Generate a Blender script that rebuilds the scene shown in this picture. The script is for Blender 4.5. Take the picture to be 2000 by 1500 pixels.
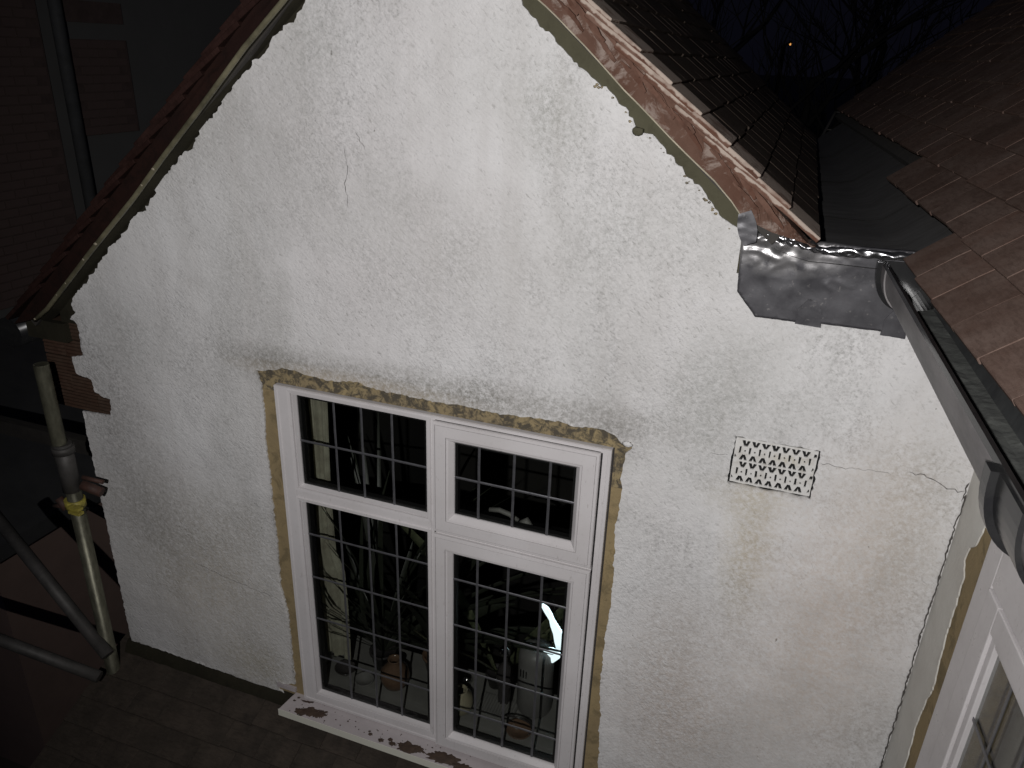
import bpy, bmesh, math, random
from math import radians as R, sin, cos, pi, tan, atan2, sqrt
from mathutils import Vector as V, Matrix, noise
from mathutils.geometry import delaunay_2d_cdt

for o in list(bpy.data.objects): bpy.data.objects.remove(o)
sc = bpy.context.scene
col = sc.collection
rnd = random.Random(7)

# ------------------------------------------------------------------ camera
# metres; the origin lies on the face of the rendered gable wall, at the height of the lens
CAM = V((0, -2.0, 0))
RX = V((0.93921783, 0.34174886, 0.03282665))
DN = V((0.164102, -0.36288826, -0.91726912))
FW = V((-0.30156327, 0.86690243, -0.39691279))
cd = bpy.data.cameras.new('camera'); cam = bpy.data.objects.new('camera', cd); col.objects.link(cam)
m = Matrix((RX, -DN, -FW)).transposed().to_4x4(); m.translation = CAM
cam.matrix_world = m
cd.sensor_width = 36; cd.lens = 36 * 1497.96 / 2000; cd.clip_start = 0.02; cd.clip_end = 500
sc.camera = cam

def in_view(p, margin=0.12):
    d = V(p) - CAM; w = d.dot(FW)
    if w < 0.1: return False
    x = d.dot(RX) / w * 1497.96 / 1000; y = d.dot(DN) / w * 1497.96 / 750
    return abs(x) < 1 + margin and abs(y) < 1 + margin

# ------------------------------------------------------------------ night sky
w = bpy.data.worlds.new('World'); sc.world = w; w.use_nodes = True
nt = w.node_tree; bg = nt.nodes['Background']
sky = nt.nodes.new('ShaderNodeTexSky'); sky.sky_type = 'NISHITA'; sky.sun_disc = False
sky.sun_elevation = R(-4.0); sky.sun_rotation = R(200); sky.altitude = 50
mx_ = nt.nodes.new('ShaderNodeMix'); mx_.data_type = 'RGBA'; mx_.blend_type = 'MULTIPLY'; mx_.inputs[0].default_value = 1
nt.links.new(sky.outputs[0], mx_.inputs[6]); mx_.inputs[7].default_value = (0.35, 0.6, 1.6, 1)
ad_ = nt.nodes.new('ShaderNodeMix'); ad_.data_type = 'RGBA'; ad_.blend_type = 'ADD'; ad_.inputs[0].default_value = 1
nt.links.new(mx_.outputs[2], ad_.inputs[6]); ad_.inputs[7].default_value = (0.030, 0.031, 0.058, 1)
nt.links.new(ad_.outputs[2], bg.inputs[0]); bg.inputs[1].default_value = 0.07
sd = bpy.data.lights.new('faint_night_sun', 'SUN'); sd.energy = 0.004; sd.angle = R(2); sd.color = (0.75, 0.85, 1)  # faint sun lamp added for night ambience
so = bpy.data.objects.new('faint_night_sun', sd); so.rotation_euler = (R(55), 0, R(-150)); col.objects.link(so)
# the twin LEDs of the torch held over the photographer's shoulder (seen mirrored as twin dots on the pots)
for k, dx in enumerate((-0.030, -0.018)):
    ld = bpy.data.lights.new('phone_torch', 'SPOT'); ld.energy = 130; ld.spot_size = R(112); ld.spot_blend = 1.0
    ld.shadow_soft_size = 0.006; ld.color = (1.0, 0.98, 0.97)
    lo = bpy.data.objects.new('phone_torch', ld); col.objects.link(lo)
    mm = m.copy(); mm.translation = V((-0.13 + dx, -2.56, 0.17))
    aim = (V((-.55, 0, -.66)) - mm.translation).normalized()
    q = aim.to_track_quat('-Z', 'Y'); lo.rotation_mode = 'QUATERNION'
    lo.location = mm.translation; lo.rotation_quaternion = q
sc.view_settings.view_transform = 'Standard'; sc.view_settings.look = 'None'
sc.view_settings.exposure = 0.0; sc.view_settings.gamma = 1; sc.view_settings.use_curve_mapping = False
sc.render.engine = 'CYCLES'
sc.cycles.max_bounces = 6; sc.cycles.transparent_max_bounces = 12

# ------------------------------------------------------------------ materials
class NT:
    def __init__(s, name):
        s.m = bpy.data.materials.new(name); s.m.use_nodes = True; s.t = s.m.node_tree
        s.b = s.t.nodes['Principled BSDF']; s.tc = s.t.nodes.new('ShaderNodeTexCoord').outputs['Object']
    def n(s, ty, **kw):
        nd = s.t.nodes.new(ty)
        for k, v in kw.items(): setattr(nd, k, v)
        return nd
    def l(s, a, b): s.t.links.new(a, b)
    def put(s, sock, v):
        if hasattr(v, 'is_linked') or isinstance(v, bpy.types.NodeSocket): s.l(v, sock)
        else: sock.default_value = v
    def map(s, scale=(1, 1, 1), rot=(0, 0, 0), loc=(0, 0, 0), vec=None):
        nd = s.n('ShaderNodeMapping'); s.l(vec or s.tc, nd.inputs[0])
        nd.inputs['Scale'].default_value = scale; nd.inputs['Rotation'].default_value = rot; nd.inputs['Location'].default_value = loc
        return nd.outputs[0]
    def noise(s, scale, detail=4, rough=0.55, dist=0, vec=None):
        nd = s.n('ShaderNodeTexNoise'); s.l(vec or s.tc, nd.inputs['Vector'])
        nd.inputs['Scale'].default_value = scale; nd.inputs['Detail'].default_value = detail
        nd.inputs['Roughness'].default_value = rough; nd.inputs['Distortion'].default_value = dist
        return nd.outputs['Fac']
    def rng(s, v, a, b, c=0.0, d=1.0):
        nd = s.n('ShaderNodeMapRange'); s.put(nd.inputs[0], v)
        for i, x in enumerate((a, b, c, d)): nd.inputs[i + 1].default_value = x
        return nd.outputs[0]
    def math(s, op, a, b=0.0):
        nd = s.n('ShaderNodeMath', operation=op); s.put(nd.inputs[0], a); s.put(nd.inputs[1], b); return nd.outputs[0]
    def mix(s, f, a, b):
        nd = s.n('ShaderNodeMix', data_type='RGBA'); s.put(nd.inputs[0], f)
        for i, x in ((6, a), (7, b)):
            if isinstance(x, tuple): nd.inputs[i].default_value = (*x, 1)
            else: s.l(x, nd.inputs[i])
        return nd.outputs[2]
    def blob(s, c, r, nz, amt=1.0):
        a = s.n('ShaderNodeVectorMath', operation='SUBTRACT'); s.l(s.tc, a.inputs[0]); a.inputs[1].default_value = c
        b = s.n('ShaderNodeVectorMath', operation='DIVIDE'); s.l(a.outputs[0], b.inputs[0]); b.inputs[1].default_value = r
        l = s.n('ShaderNodeVectorMath', operation='LENGTH'); s.l(b.outputs[0], l.inputs[0])
        f = s.rng(l.outputs['Value'], 1.0, 0.15)
        return s.math('MULTIPLY', s.math('MULTIPLY', f, nz), amt)
    def bump(s, h, strength, dist, prev=None):
        nd = s.n('ShaderNodeBump'); nd.inputs['Strength'].default_value = strength; nd.inputs['Distance'].default_value = dist
        s.l(h, nd.inputs['Height'])
        if prev: s.l(prev, nd.inputs['Normal'])
        return nd.outputs[0]
    def done(s, color, rough=0.8, nrm=None, metal=0.0, spec=None):
        c = s.b.inputs['Base Color']
        if isinstance(color, tuple): c.default_value = (*color, 1)
        else: s.l(color, c)
        s.put(s.b.inputs['Roughness'], rough); s.b.inputs['Metallic'].default_value = metal
        if spec is not None: s.b.inputs['Specular IOR Level'].default_value = spec
        if nrm: s.l(nrm, s.b.inputs['Normal'])
        return s.m
    def per_obj(s):
        return s.n('ShaderNodeObjectInfo').outputs['Random']

def simple(name, c1, c2=None, scale=8, rough=0.7, bump=0.0, bs=60, metal=0.0, spec=None, streak=(1, 1, 1)):
    t = NT(name); vec = t.map(scale=streak)
    f = t.rng(t.noise(scale, 6, 0.65, vec=vec), 0.35, 0.68)
    c = t.mix(f, c1, c2 or tuple(x * 0.7 for x in c1))
    n = t.bump(t.noise(bs, 5, 0.6, vec=vec), bump, 0.004) if bump else None
    return t.done(c, rough, n, metal, spec)

def mat_stucco():
    t = NT('white_roughcast_paint')
    warp = t.map(scale=(1, 1, 1.0))
    # slanting trowel strokes
    d = t.map(rot=(0, R(48), 0))
    sq = t.noise(1.0, 5, 0.62, 0.6, vec=t.map(scale=(120, 10, 48), vec=d))
    sq2 = t.noise(1.0, 4, 0.6, 0.5, vec=t.map(scale=(40, 10, 80), vec=t.map(rot=(0, R(30), 0))))
    rough_zone = t.rng(t.noise(1.7, 3, 0.5), 0.40, 0.62, 0.45, 1.0)
    fine = t.noise(230, 3, 0.7)
    # colour
    big = t.noise(1.3, 9, 0.68)
    c = t.mix(t.rng(big, 0.36, 0.66), (0.70, 0.695, 0.695), (0.63, 0.618, 0.612))
    pinkish = t.noise(0.9, 4, 0.5, vec=t.map(loc=(5, 2, 3)))
    c = t.mix(t.rng(pinkish, 0.45, 0.75, 0, 0.6), c, (0.60, 0.57, 0.57))
    patch = t.noise(2.3, 9, 0.72, 0.3, vec=t.map(scale=(1.3, 1, 0.85), loc=(3, 0, 7)))
    grime = t.noise(55, 8, 0.85)
    gm = t.math('MULTIPLY', t.rng(patch, 0.46, 0.70), t.rng(grime, 0.44, 0.58))
    c = t.mix(t.math('MULTIPLY', gm, 0.75), c, (0.30, 0.295, 0.29))
    g2 = t.rng(t.noise(110, 5, 0.8), 0.54, 0.68, 0, 0.45)
    c = t.mix(t.math('MULTIPLY', g2, t.rng(patch, 0.38, 0.58)), c, (0.22, 0.22, 0.20))
    # pits darkened in the colour, imitating the shade inside them
    pit = t.math('MULTIPLY', t.math('MULTIPLY', t.rng(sq, 0.415, 0.32), rough_zone), 1.0)
    c = t.mix(t.math('MULTIPLY', pit, 0.5), c, (0.17, 0.165, 0.15))
    speck = t.rng(t.noise(34, 2, 0.5, vec=t.map(scale=(1.6, 1, 1), loc=(9, 1, 4))), 0.745, 0.78)
    c = t.mix(t.math('MULTIPLY', speck, 0.8), c, (0.10, 0.095, 0.08))
    big2 = t.rng(t.noise(1.0, 5, .62, .4, vec=t.map(scale=(1.5, 1, .9), loc=(11, 0, 2))), .50, .68)
    c = t.mix(t.math('MULTIPLY', big2, t.rng(t.noise(80, 6, .8), .35, .62, .12, .62)), c, (.36, .355, .335))
    drip = t.rng(t.noise(1.0, 6, .6, .2, vec=t.map(scale=(9, 1, .7), loc=(2, 0, 5))), .50, .72, 0, .40)
    c = t.mix(drip, c, (.50, .48, .465))
    # stains with a place of their own
    for ctr, rad, colr, amt in (
        ((-0.95, 0, -0.985), (0.95, 0.5, 0.085), (0.20, 0.19, 0.165), 1.3),
        ((-1.56, 0, -1.00), (0.22, 0.5, 0.10), (0.19, 0.18, 0.16), 1.2),
        ((-0.40, 0, -1.02), (0.16, 0.5, 0.14), (0.19, 0.18, 0.165), 1.0),
        ((0.05, 0, -1.30), (0.10, 0.5, 0.36), (0.40, 0.33, 0.20), 0.9),
        ((0.02, 0, -1.14), (0.16, 0.5, 0.09), (0.42, 0.37, 0.27), 0.8),
        ((0.42, 0, -1.10), (0.20, 0.5, 0.40), (0.46, 0.41, 0.34), 0.8),
        ((-2.30, 0, -1.45), (0.30, 0.5, 0.65), (0.25, 0.24, 0.225), 0.85),
        ((-2.18, 0, -0.98), (0.26, 0.5, 0.22), (0.27, 0.27, 0.255), 0.8),
        ((-1.78, 0, -2.40), (0.30, 0.5, 0.16), (0.36, 0.33, 0.25), 1.0),
        ((-0.12, 0, -1.75), (0.20, 0.5, 0.55), (0.36, 0.34, 0.32), 0.8),
        ((-0.36, 0, -0.42), (0.40, 0.5, 0.20), (0.42, 0.42, 0.40), 0.6),
        ((-0.05, 0, -0.80), (0.22, 0.5, 0.22), (0.34, 0.34, 0.32), 0.8),
        ((-0.90, 0, -0.55), (0.55, 0.5, 0.28), (0.42, 0.41, 0.39), 0.7),
        ((-1.48, 0, -0.30), (0.20, 0.5, 0.35), (0.40, 0.39, 0.38), 0.7),
        ((-1.35, 0, .02), (0.16, 0.5, 0.26), (0.36, 0.36, 0.34), 0.9),
        ((-.62, 0, -.14), (0.16, 0.5, 0.20), (0.34, 0.34, 0.31), 0.9),
        ((.30, 0, -1.55), (0.30, 0.5, 0.75), (0.52, 0.43, 0.36), 1.1),
        ((-.05, 0, -2.0), (0.35, 0.5, 0.55), (0.50, 0.42, 0.36), 1.0),
        ((-2.0, 0, -2.05), (0.55, 0.5, 0.60), (0.47, 0.42, 0.34), 1.1),
        ((-2.2, 0, -1.75), (0.35, 0.5, 0.35), (0.28, 0.27, 0.25), 0.9),
        ((-1.25, 0, -1.015), (0.55, 0.5, 0.05), (0.40, 0.33, 0.24), 1.2),
        ((-.12, 0, -.95), (0.16, 0.5, 0.34), (0.31, 0.31, 0.29), 0.9)):
        mk = t.blob(ctr, rad, t.math('ADD', t.rng(grime, 0.40, 0.60, 0, .75), 0.12), amt * 0.75)
        c = t.mix(mk, c, colr)
    sx = t.n('ShaderNodeSeparateXYZ'); t.l(t.tc, sx.inputs[0])
    zone = t.math('MULTIPLY', t.rng(sx.outputs[0], .18, -.15, .35, 1.0), t.rng(t.noise(2.1, 4, .6), .35, .6, .55, 1.0))
    n1 = t.bump(sq, 1.0, 0.0036)
    n2 = t.bump(sq2, 0.6, 0.0035, n1)
    n3 = t.bump(fine, 0.3, 0.0008, n2)
    for q_ in (n1, n2): t.l(zone, q_.node.inputs['Strength'])
    return t.done(c, 0.9, n3, spec=0.2)

def mat_cement(name, a, b, d, dark=0.5, sc_=16):
    t = NT(name)
    f = t.rng(t.noise(5, 7, 0.65), 0.35, 0.65)
    c = t.mix(f, a, b)
    k = t.math('MULTIPLY', t.rng(t.noise(sc_, 6, 0.75, 0.5), 0.50 if sc_ < 30 else 0.44, 0.60 if sc_ < 30 else 0.56), dark)
    c = t.mix(k, c, d)
    n = t.bump(t.noise(45, 6, 0.7), 0.7, 0.004)
    return t.done(c, 0.9, n, spec=0.15)

def mat_tile(name, a, b, c3, rough=0.8):
    t = NT(name)
    r = t.per_obj()
    add = t.n('ShaderNodeVectorMath', operation='ADD'); t.l(t.tc, add.inputs[0])
    cmb = t.n('ShaderNodeCombineXYZ'); t.l(t.math('MULTIPLY', r, 20.0), cmb.inputs[0]); t.l(t.math('MULTIPLY', r, 33.0), cmb.inputs[1]); t.l(cmb.outputs[0], add.inputs[1])
    vec = add.outputs[0]
    c = t.mix(r, a, b)
    c = t.mix(t.rng(t.noise(7, 7, 0.7, vec=vec), 0.40, 0.66, 0, 0.9), c, c3)
    st = t.noise(30, 5, 0.7, vec=t.map(scale=(1, 4, 1), vec=vec))
    c = t.mix(t.rng(st, 0.45, 0.72, 0, 0.55), c, tuple(x * 0.42 for x in a))
    li = t.noise(75, 3, 0.6, vec=vec)
    c = t.mix(t.rng(li, 0.67, 0.74, 0, 0.35), c, tuple(min(1, x * 1.3) for x in c3))
    n = t.bump(st, 0.35, 0.002); n = t.bump(t.noise(140, 4, 0.7, vec=vec), 0.35, 0.001, n)
    return t.done(c, rough, n, spec=0.12)

M = {}
M['stucco'] = mat_stucco()
M['beige'] = mat_cement('bare_sand_cement', (0.30, 0.23, 0.125), (0.24, 0.185, 0.105), (0.09, 0.075, 0.045), 0.45, 12)
M['beige_mossy'] = mat_cement('stained_sand_cement', (0.33, 0.26, 0.14), (0.22, 0.175, 0.11), (0.075, 0.066, 0.052), 0.95, 34)
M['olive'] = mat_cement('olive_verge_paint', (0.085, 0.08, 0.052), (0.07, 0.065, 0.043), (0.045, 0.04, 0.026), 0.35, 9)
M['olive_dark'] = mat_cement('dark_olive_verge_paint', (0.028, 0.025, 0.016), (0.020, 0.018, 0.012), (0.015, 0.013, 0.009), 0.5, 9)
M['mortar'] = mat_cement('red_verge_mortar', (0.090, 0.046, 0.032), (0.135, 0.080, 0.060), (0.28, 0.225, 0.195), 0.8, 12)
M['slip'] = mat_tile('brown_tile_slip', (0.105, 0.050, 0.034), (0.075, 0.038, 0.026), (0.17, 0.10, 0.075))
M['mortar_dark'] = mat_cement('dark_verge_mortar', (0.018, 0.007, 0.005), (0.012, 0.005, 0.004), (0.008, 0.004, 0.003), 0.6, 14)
def mat_verge_tile():
    t = NT('lichen_edged_verge_tile'); r = t.per_obj()
    add = t.n('ShaderNodeVectorMath', operation='ADD'); t.l(t.tc, add.inputs[0])
    cmb = t.n('ShaderNodeCombineXYZ'); t.l(t.math('MULTIPLY', r, 20.0), cmb.inputs[0]); t.l(t.math('MULTIPLY', r, 33.0), cmb.inputs[1]); t.l(cmb.outputs[0], add.inputs[1]); vec = add.outputs[0]
    c = t.mix(r, (.125, .060, .040), (.085, .042, .030))
    c = t.mix(t.rng(t.noise(40, 6, .7, vec=t.map(scale=(1, .25, 1), vec=vec)), .42, .66, 0, .8), c, (.21, .135, .105))
    sp = t.n('ShaderNodeSeparateXYZ'); t.l(t.tc, sp.inputs[0])
    h = t.math('ADD', sp.outputs[2], t.math('MULTIPLY', t.math('SUBTRACT', t.noise(28, 4, .6, vec=vec), .5), .022))
    pale = t.math('MULTIPLY', t.rng(h, .0075, .0105), t.rng(t.noise(11, 3, .6, vec=vec), .36, .50, .35, 1))
    c = t.mix(pale, c, (.40, .33, .28))
    n = t.bump(t.noise(90, 5, .7, vec=vec), .8, .003)
    return t.done(c, .9, n, spec=.1)
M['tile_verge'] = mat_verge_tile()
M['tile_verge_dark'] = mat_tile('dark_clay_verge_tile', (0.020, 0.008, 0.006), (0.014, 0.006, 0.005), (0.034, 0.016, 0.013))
M['tile_dark'] = mat_tile('dark_clay_roof_tile', (0.046, 0.032, 0.025), (0.034, 0.024, 0.019), (0.07, 0.056, 0.045))
M['tile_red'] = mat_tile('red_brown_roof_tile', (0.120, 0.074, 0.058), (0.088, 0.058, 0.047), (0.155, 0.112, 0.094))
M['tile_lower'] = mat_tile('sooty_lean_to_tile', (0.045, 0.037, 0.03), (0.036, 0.03, 0.025), (0.07, 0.056, 0.045), 0.75)
M['brick'] = mat_tile('brown_combed_brick', (0.062, 0.032, 0.022), (0.050, 0.030, 0.020), (0.075, 0.050, 0.036))
def mat_upvc():
    t = NT('white_window_plastic')
    c = t.mix(t.rng(t.noise(2.5, 5, .6), .35, .65), (.62, .595, .60), (.54, .515, .515))
    c = t.mix(t.rng(t.noise(45, 7, .8), .56, .72, 0, .40), c, (.36, .335, .32))
    c = t.mix(t.rng(t.noise(120, 3, .6, vec=t.map(scale=(1, 1, .25))), .66, .74, 0, .45), c, (.30, .27, .25))
    return t.done(c, t.rng(t.noise(20, 4, .6), .3, .7, .25, .45), t.bump(t.noise(6, 3, .5), .15, .003))
M['upvc'] = mat_upvc()
M['upvc_grey'] = simple('greyed_window_plastic', (0.44, 0.40, 0.405), (0.37, 0.335, 0.34), 6, 0.4, 0.05, 120)
M['seal'] = simple('black_rubber_seal', (0.008, 0.008, 0.008), rough=0.5)
M['leadstrip'] = simple('dull_lead_strip', (0.16, 0.16, 0.17), (0.11, 0.11, 0.12), 30, 0.35, 0.1, 90, metal=0.6)
def mat_lead():
    t = NT('grey_sheet_lead')
    f = t.rng(t.noise(9, 7, 0.7), 0.35, 0.66)
    c = t.mix(f, (0.085, 0.083, 0.090), (0.045, 0.044, 0.049))
    c = t.mix(t.rng(t.noise(55, 4, 0.7), 0.62, 0.72, 0, 0.6), c, (0.24, 0.23, 0.22))
    z = t.blob((-.0, .0, -.415), (.19, .5, .085), t.rng(t.noise(30, 4, .6), .30, .5), 1.0)
    c = t.mix(z, c, (.42, .41, .41))  # paler over the crumple, its highlights put into the colour
    rg = t.math('SUBTRACT', t.rng(t.noise(14, 5, 0.6), 0.3, 0.7, 0.34, 0.55), t.math('MULTIPLY', z, .14))
    n = t.bump(t.noise(8, 2, 0.5), 0.25, 0.008); n = t.bump(t.noise(60, 4, 0.6), 0.15, 0.002, n)
    m_ = t.done(c, rg, n)
    t.put(t.b.inputs['Metallic'], t.math('ADD', t.math('MULTIPLY', z, .5), .35))
    return m_
M['lead'] = mat_lead()
M['lead_valley'] = simple('dark_valley_lead', (0.075, 0.073, 0.073), (0.05, 0.048, 0.047), 9, 0.7, 0.3, 25, spec=0.3, streak=(1, 5, 1))
M['gutter_out'] = simple('dusty_gutter_plastic', (0.21, 0.196, 0.196), (0.075, 0.07, 0.071), 5, 0.5, 0.1, 60, streak=(2, 0.6, 2))
M['gutter_in'] = simple('black_gutter_plastic', (0.045, 0.047, 0.047), (0.03, 0.031, 0.032), 20, 0.36, 0.2, 60)
M['gutter_clean'] = simple('clean_black_plastic', (0.012, 0.012, 0.013), (0.02, 0.02, 0.02), 20, 0.25)
M['galv'] = simple('galvanised_scaffold_tube', (0.17, 0.165, 0.12), (0.07, 0.068, 0.048), 30, 0.42, 0.15, 60, metal=0.55, streak=(1, 1, 0.4))
M['tube_dull'] = simple('dull_scaffold_tube', (0.085, 0.08, 0.076), (0.05, 0.047, 0.044), 14, 0.6, 0.15, 60, metal=0.3)
M['yellow'] = simple('yellow_coupler_paint', (0.42, 0.36, 0.06), (0.24, 0.20, 0.05), 60, 0.5, 0.3, 90)
M['rust'] = simple('rusty_steel', (0.07, 0.03, 0.02), (0.04, 0.022, 0.018), 40, 0.7, 0.4, 90)
M['timber_dark'] = simple('dark_timber', (0.045, 0.04, 0.034), (0.025, 0.022, 0.02), 12, 0.8, 0.3, 40, streak=(1, 6, 1))
M['mud'] = simple('brown_mud', (0.065, 0.040, 0.026), (0.036, 0.022, 0.015), 50, 0.6, 0.5, 80)
M['crack'] = simple('crack_dark', (0.09, 0.08, 0.075), (0.05, 0.045, 0.04), 60, 0.95)
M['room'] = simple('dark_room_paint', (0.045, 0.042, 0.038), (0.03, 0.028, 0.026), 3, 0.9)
M['inner_sill'] = simple('painted_inner_sill', (0.22, 0.215, 0.20), (0.16, 0.155, 0.145), 5, 0.55)
M['curtain'] = simple('pale_green_patterned_curtain', (0.40, 0.39, 0.30), (0.22, 0.20, 0.15), 14, 0.85, 0.2, 40)
M['curtain_grey'] = simple('grey_net_curtain', (0.30, 0.28, 0.25), (0.20, 0.19, 0.165), 6, 0.9, 0.2, 60, streak=(6, 6, 1))
M['leaf'] = simple('dark_green_leaf', (0.032, 0.036, 0.025), (0.02, 0.023, 0.016), 9, 0.45)
M['leaf_pale'] = simple('striped_pale_leaf', (0.16, 0.17, 0.10), (0.05, 0.065, 0.035), 25, 0.4)
M['terra'] = simple('glazed_terracotta', (0.17, 0.105, 0.068), (0.11, 0.068, 0.045), 7, 0.14)
M['cream'] = simple('glazed_cream_stoneware', (0.40, 0.36, 0.25), (0.28, 0.25, 0.17), 7, 0.05)
M['dark_glaze'] = simple('dark_glazed_pottery', (0.05, 0.045, 0.045), (0.03, 0.028, 0.028), 7, 0.2)
M['steel'] = simple('polished_steel', (0.55, 0.55, 0.55), (0.45, 0.45, 0.45), 7, 0.08, metal=1.0)
M['greyplastic'] = simple('pale_grey_plastic', (0.20, 0.195, 0.185), (0.15, 0.145, 0.14), 7, 0.45)
M['nb_brick'] = simple('far_brown_brick', (0.20, 0.14, 0.125), (0.185, 0.13, 0.116), 1.1, 0.95, 0.1, 40)
M['nb_mortar'] = simple('far_brick_mortar', (0.185, 0.132, 0.118), rough=0.95)
M['nb_grey'] = simple('far_grey_render', (0.20, 0.197, 0.19), (0.175, 0.172, 0.166), 1.5, 0.9)
M['nb_pink'] = simple('far_pink_render', (0.36, 0.25, 0.21), (0.29, 0.205, 0.175), 2.5, 0.9, 0.2, 25)
M['nb_roof'] = simple('far_felt_roof', (0.08, 0.08, 0.08), (0.055, 0.056, 0.057), 4, 0.9, 0.3, 30)
M['ground'] = simple('dark_wet_soil', (0.11, 0.098, 0.085), (0.15, 0.13, 0.105), 1.2, 0.95, 0.5, 12)
M['grass'] = simple('dry_night_grass', (0.10, 0.09, 0.055), (0.06, 0.06, 0.035), 4, 0.9)
M['bark'] = simple('dark_bark', (0.035, 0.033, 0.031), (0.022, 0.02, 0.019), 5, 0.95)
M['soffit'] = simple('painted_soffit_board', (0.34, 0.32, 0.30), (0.28, 0.26, 0.25), 5, 0.6)
def emis(name, c, s):
    t = NT(name); t.b.inputs['Emission Color'].default_value = (*c, 1); t.b.inputs['Emission Strength'].default_value = s
    return t.done(c, 0.5)
M['lamp'] = emis('lit_street_lamp', (1.0, 0.45, 0.12), .9)
M['glow'] = emis('glowing_reflection', (0.80, 0.95, 1.0), 1.6)  # emission stands in for white reflections at the window
def mat_glass():
    t = NT('window_glass'); t.t.nodes.remove(t.b)
    tr = t.n('ShaderNodeBsdfTransparent'); tr.inputs[0].default_value = (0.80, 0.81, 0.80, 1)
    gl = t.n('ShaderNodeBsdfGlossy'); gl.inputs['Roughness'].default_value = 0.03
    fr = t.n('ShaderNodeLayerWeight'); fr.inputs[0].default_value = .5; fz = t.math('POWER', fr.outputs['Facing'], 5.0); fq = t.math('ADD', t.math('MULTIPLY', fz, .9), .03)
    mx = t.n('ShaderNodeMixShader'); t.l(fq, mx.inputs[0]); t.l(tr.outputs[0], mx.inputs[1]); t.l(gl.outputs[0], mx.inputs[2])
    out = [n for n in t.t.nodes if n.type == 'OUTPUT_MATERIAL'][0]; t.l(mx.outputs[0], out.inputs[0])
    return t.m
M['glass'] = mat_glass()

# ------------------------------------------------------------------ builders
def wloc(o):
    p = V((0, 0, 0))
    while o: p += V(o.location); o = o.parent
    return p
def link(name, me, mat=None, parent=None, loc=None):
    o = bpy.data.objects.new(name, me); col.objects.link(o)
    if mat and me: me.materials.append(mat) if not me.materials else None
    if loc is not None: o.location = loc
    if parent: o.parent = parent
    return o
def tag(o, label=None, cat=None, group=None, kind=None):
    for k, v in (('label', label), ('category', cat), ('group', group), ('kind', kind)):
        if v: o[k] = v
    return o
def empty(name, loc, label=None, cat=None, group=None):
    o = bpy.data.objects.new(name, None); o.empty_display_size = 0.1; col.objects.link(o); o.location = loc
    return tag(o, label, cat, group)

class MB:
    """collects shapes given in scene metres, then links them as one mesh"""
    def __init__(s): s.v = []; s.f = []; s.sm = []
    def add(s, vs, fs, smooth=False):
        b = len(s.v); s.v += [V(p) for p in vs]; s.f += [tuple(b + i for i in f) for f in fs]; s.sm += [smooth] * len(fs)
        return s
    def box(s, a, b, xf=None):
        (x0, y0, z0), (x1, y1, z1) = a, b
        vs = [V((x, y, z)) for x in (x0, x1) for y in (y0, y1) for z in (z0, z1)]
        if xf: vs = [xf(p) for p in vs]
        return s.add(vs, [(0, 1, 3, 2), (4, 6, 7, 5), (0, 4, 5, 1), (2, 3, 7, 6), (0, 2, 6, 4), (1, 5, 7, 3)])
    def tube(s, path, r, n=12, caps=True, smooth=True):
        path = [V(p) for p in path]; rs = r if isinstance(r, (list, tuple)) else [r] * len(path)
        rings = []
        for i, p in enumerate(path):
            d = (path[min(i + 1, len(path) - 1)] - path[max(i - 1, 0)]).normalized()
            a = d.cross(V((0.13, 0.31, 1)) if abs(d.z) < 0.9 else V((1, 0.2, 0))).normalized(); b = d.cross(a)
            rings.append([p + (a * cos(2 * pi * k / n) + b * sin(2 * pi * k / n)) * rs[i] for k in range(n)])
        vs = [q for g in rings for q in g]
        fs = [(i * n + k, i * n + (k + 1) % n, (i + 1) * n + (k + 1) % n, (i + 1) * n + k) for i in range(len(path) - 1) for k in range(n)]
        s.add(vs, fs, smooth)
        if caps:
            b = len(s.v) - len(vs)
            s.f += [tuple(b + k for k in range(n))[::-1], tuple(b + (len(path) - 1) * n + k for k in range(n))]; s.sm += [False, False]
        return s
    def lathe(s, c, prof, n=28, sx=1, axis='z'):
        c = V(c); vs = []
        for r, h in prof:
            for k in range(n):
                a = 2 * pi * k / n
                if axis == 'z': vs.append(c + V((r * cos(a), r * sin(a), h)))
                else: vs.append(c + V((r * cos(a), h, r * sin(a))))
        fs = [(i * n + k, i * n + (k + 1) % n, (i + 1) * n + (k + 1) % n, (i + 1) * n + k) for i in range(len(prof) - 1) for k in range(n)]
        return s.add(vs, fs, True)
    def build(s, name, mat, parent=None, loc=None, bevel=0, recalc=True):
        base = wloc(parent) if parent else V((0, 0, 0))
        if not parent and loc is None:
            mn = V([min(p[i] for p in s.v) for i in range(3)]); mx = V([max(p[i] for p in s.v) for i in range(3)])
            loc = V(((mn.x + mx.x) / 2, (mn.y + mx.y) / 2, mn.z))
        l = V(loc) if loc is not None else V((0, 0, 0))
        me = bpy.data.meshes.new(name); me.from_pydata([p - base - l for p in s.v], [], s.f)
        me.polygons.foreach_set('use_smooth', s.sm)
        if recalc or bevel:
            bm = bmesh.new(); bm.from_mesh(me)
            if bevel:
                es = [e for e in bm.edges if len(e.link_faces) == 2 and e.calc_face_angle(0) > 0.6]
                bmesh.ops.bevel(bm, geom=es, offset=bevel, segments=2, affect='EDGES', profile=0.6)
            if recalc: bmesh.ops.recalc_face_normals(bm, faces=bm.faces)
            bm.to_mesh(me); bm.free()
        me.materials.append(mat)
        o = bpy.data.objects.new(name, me); col.objects.link(o); o.location = l
        if parent: o.parent = parent
        return o

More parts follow.
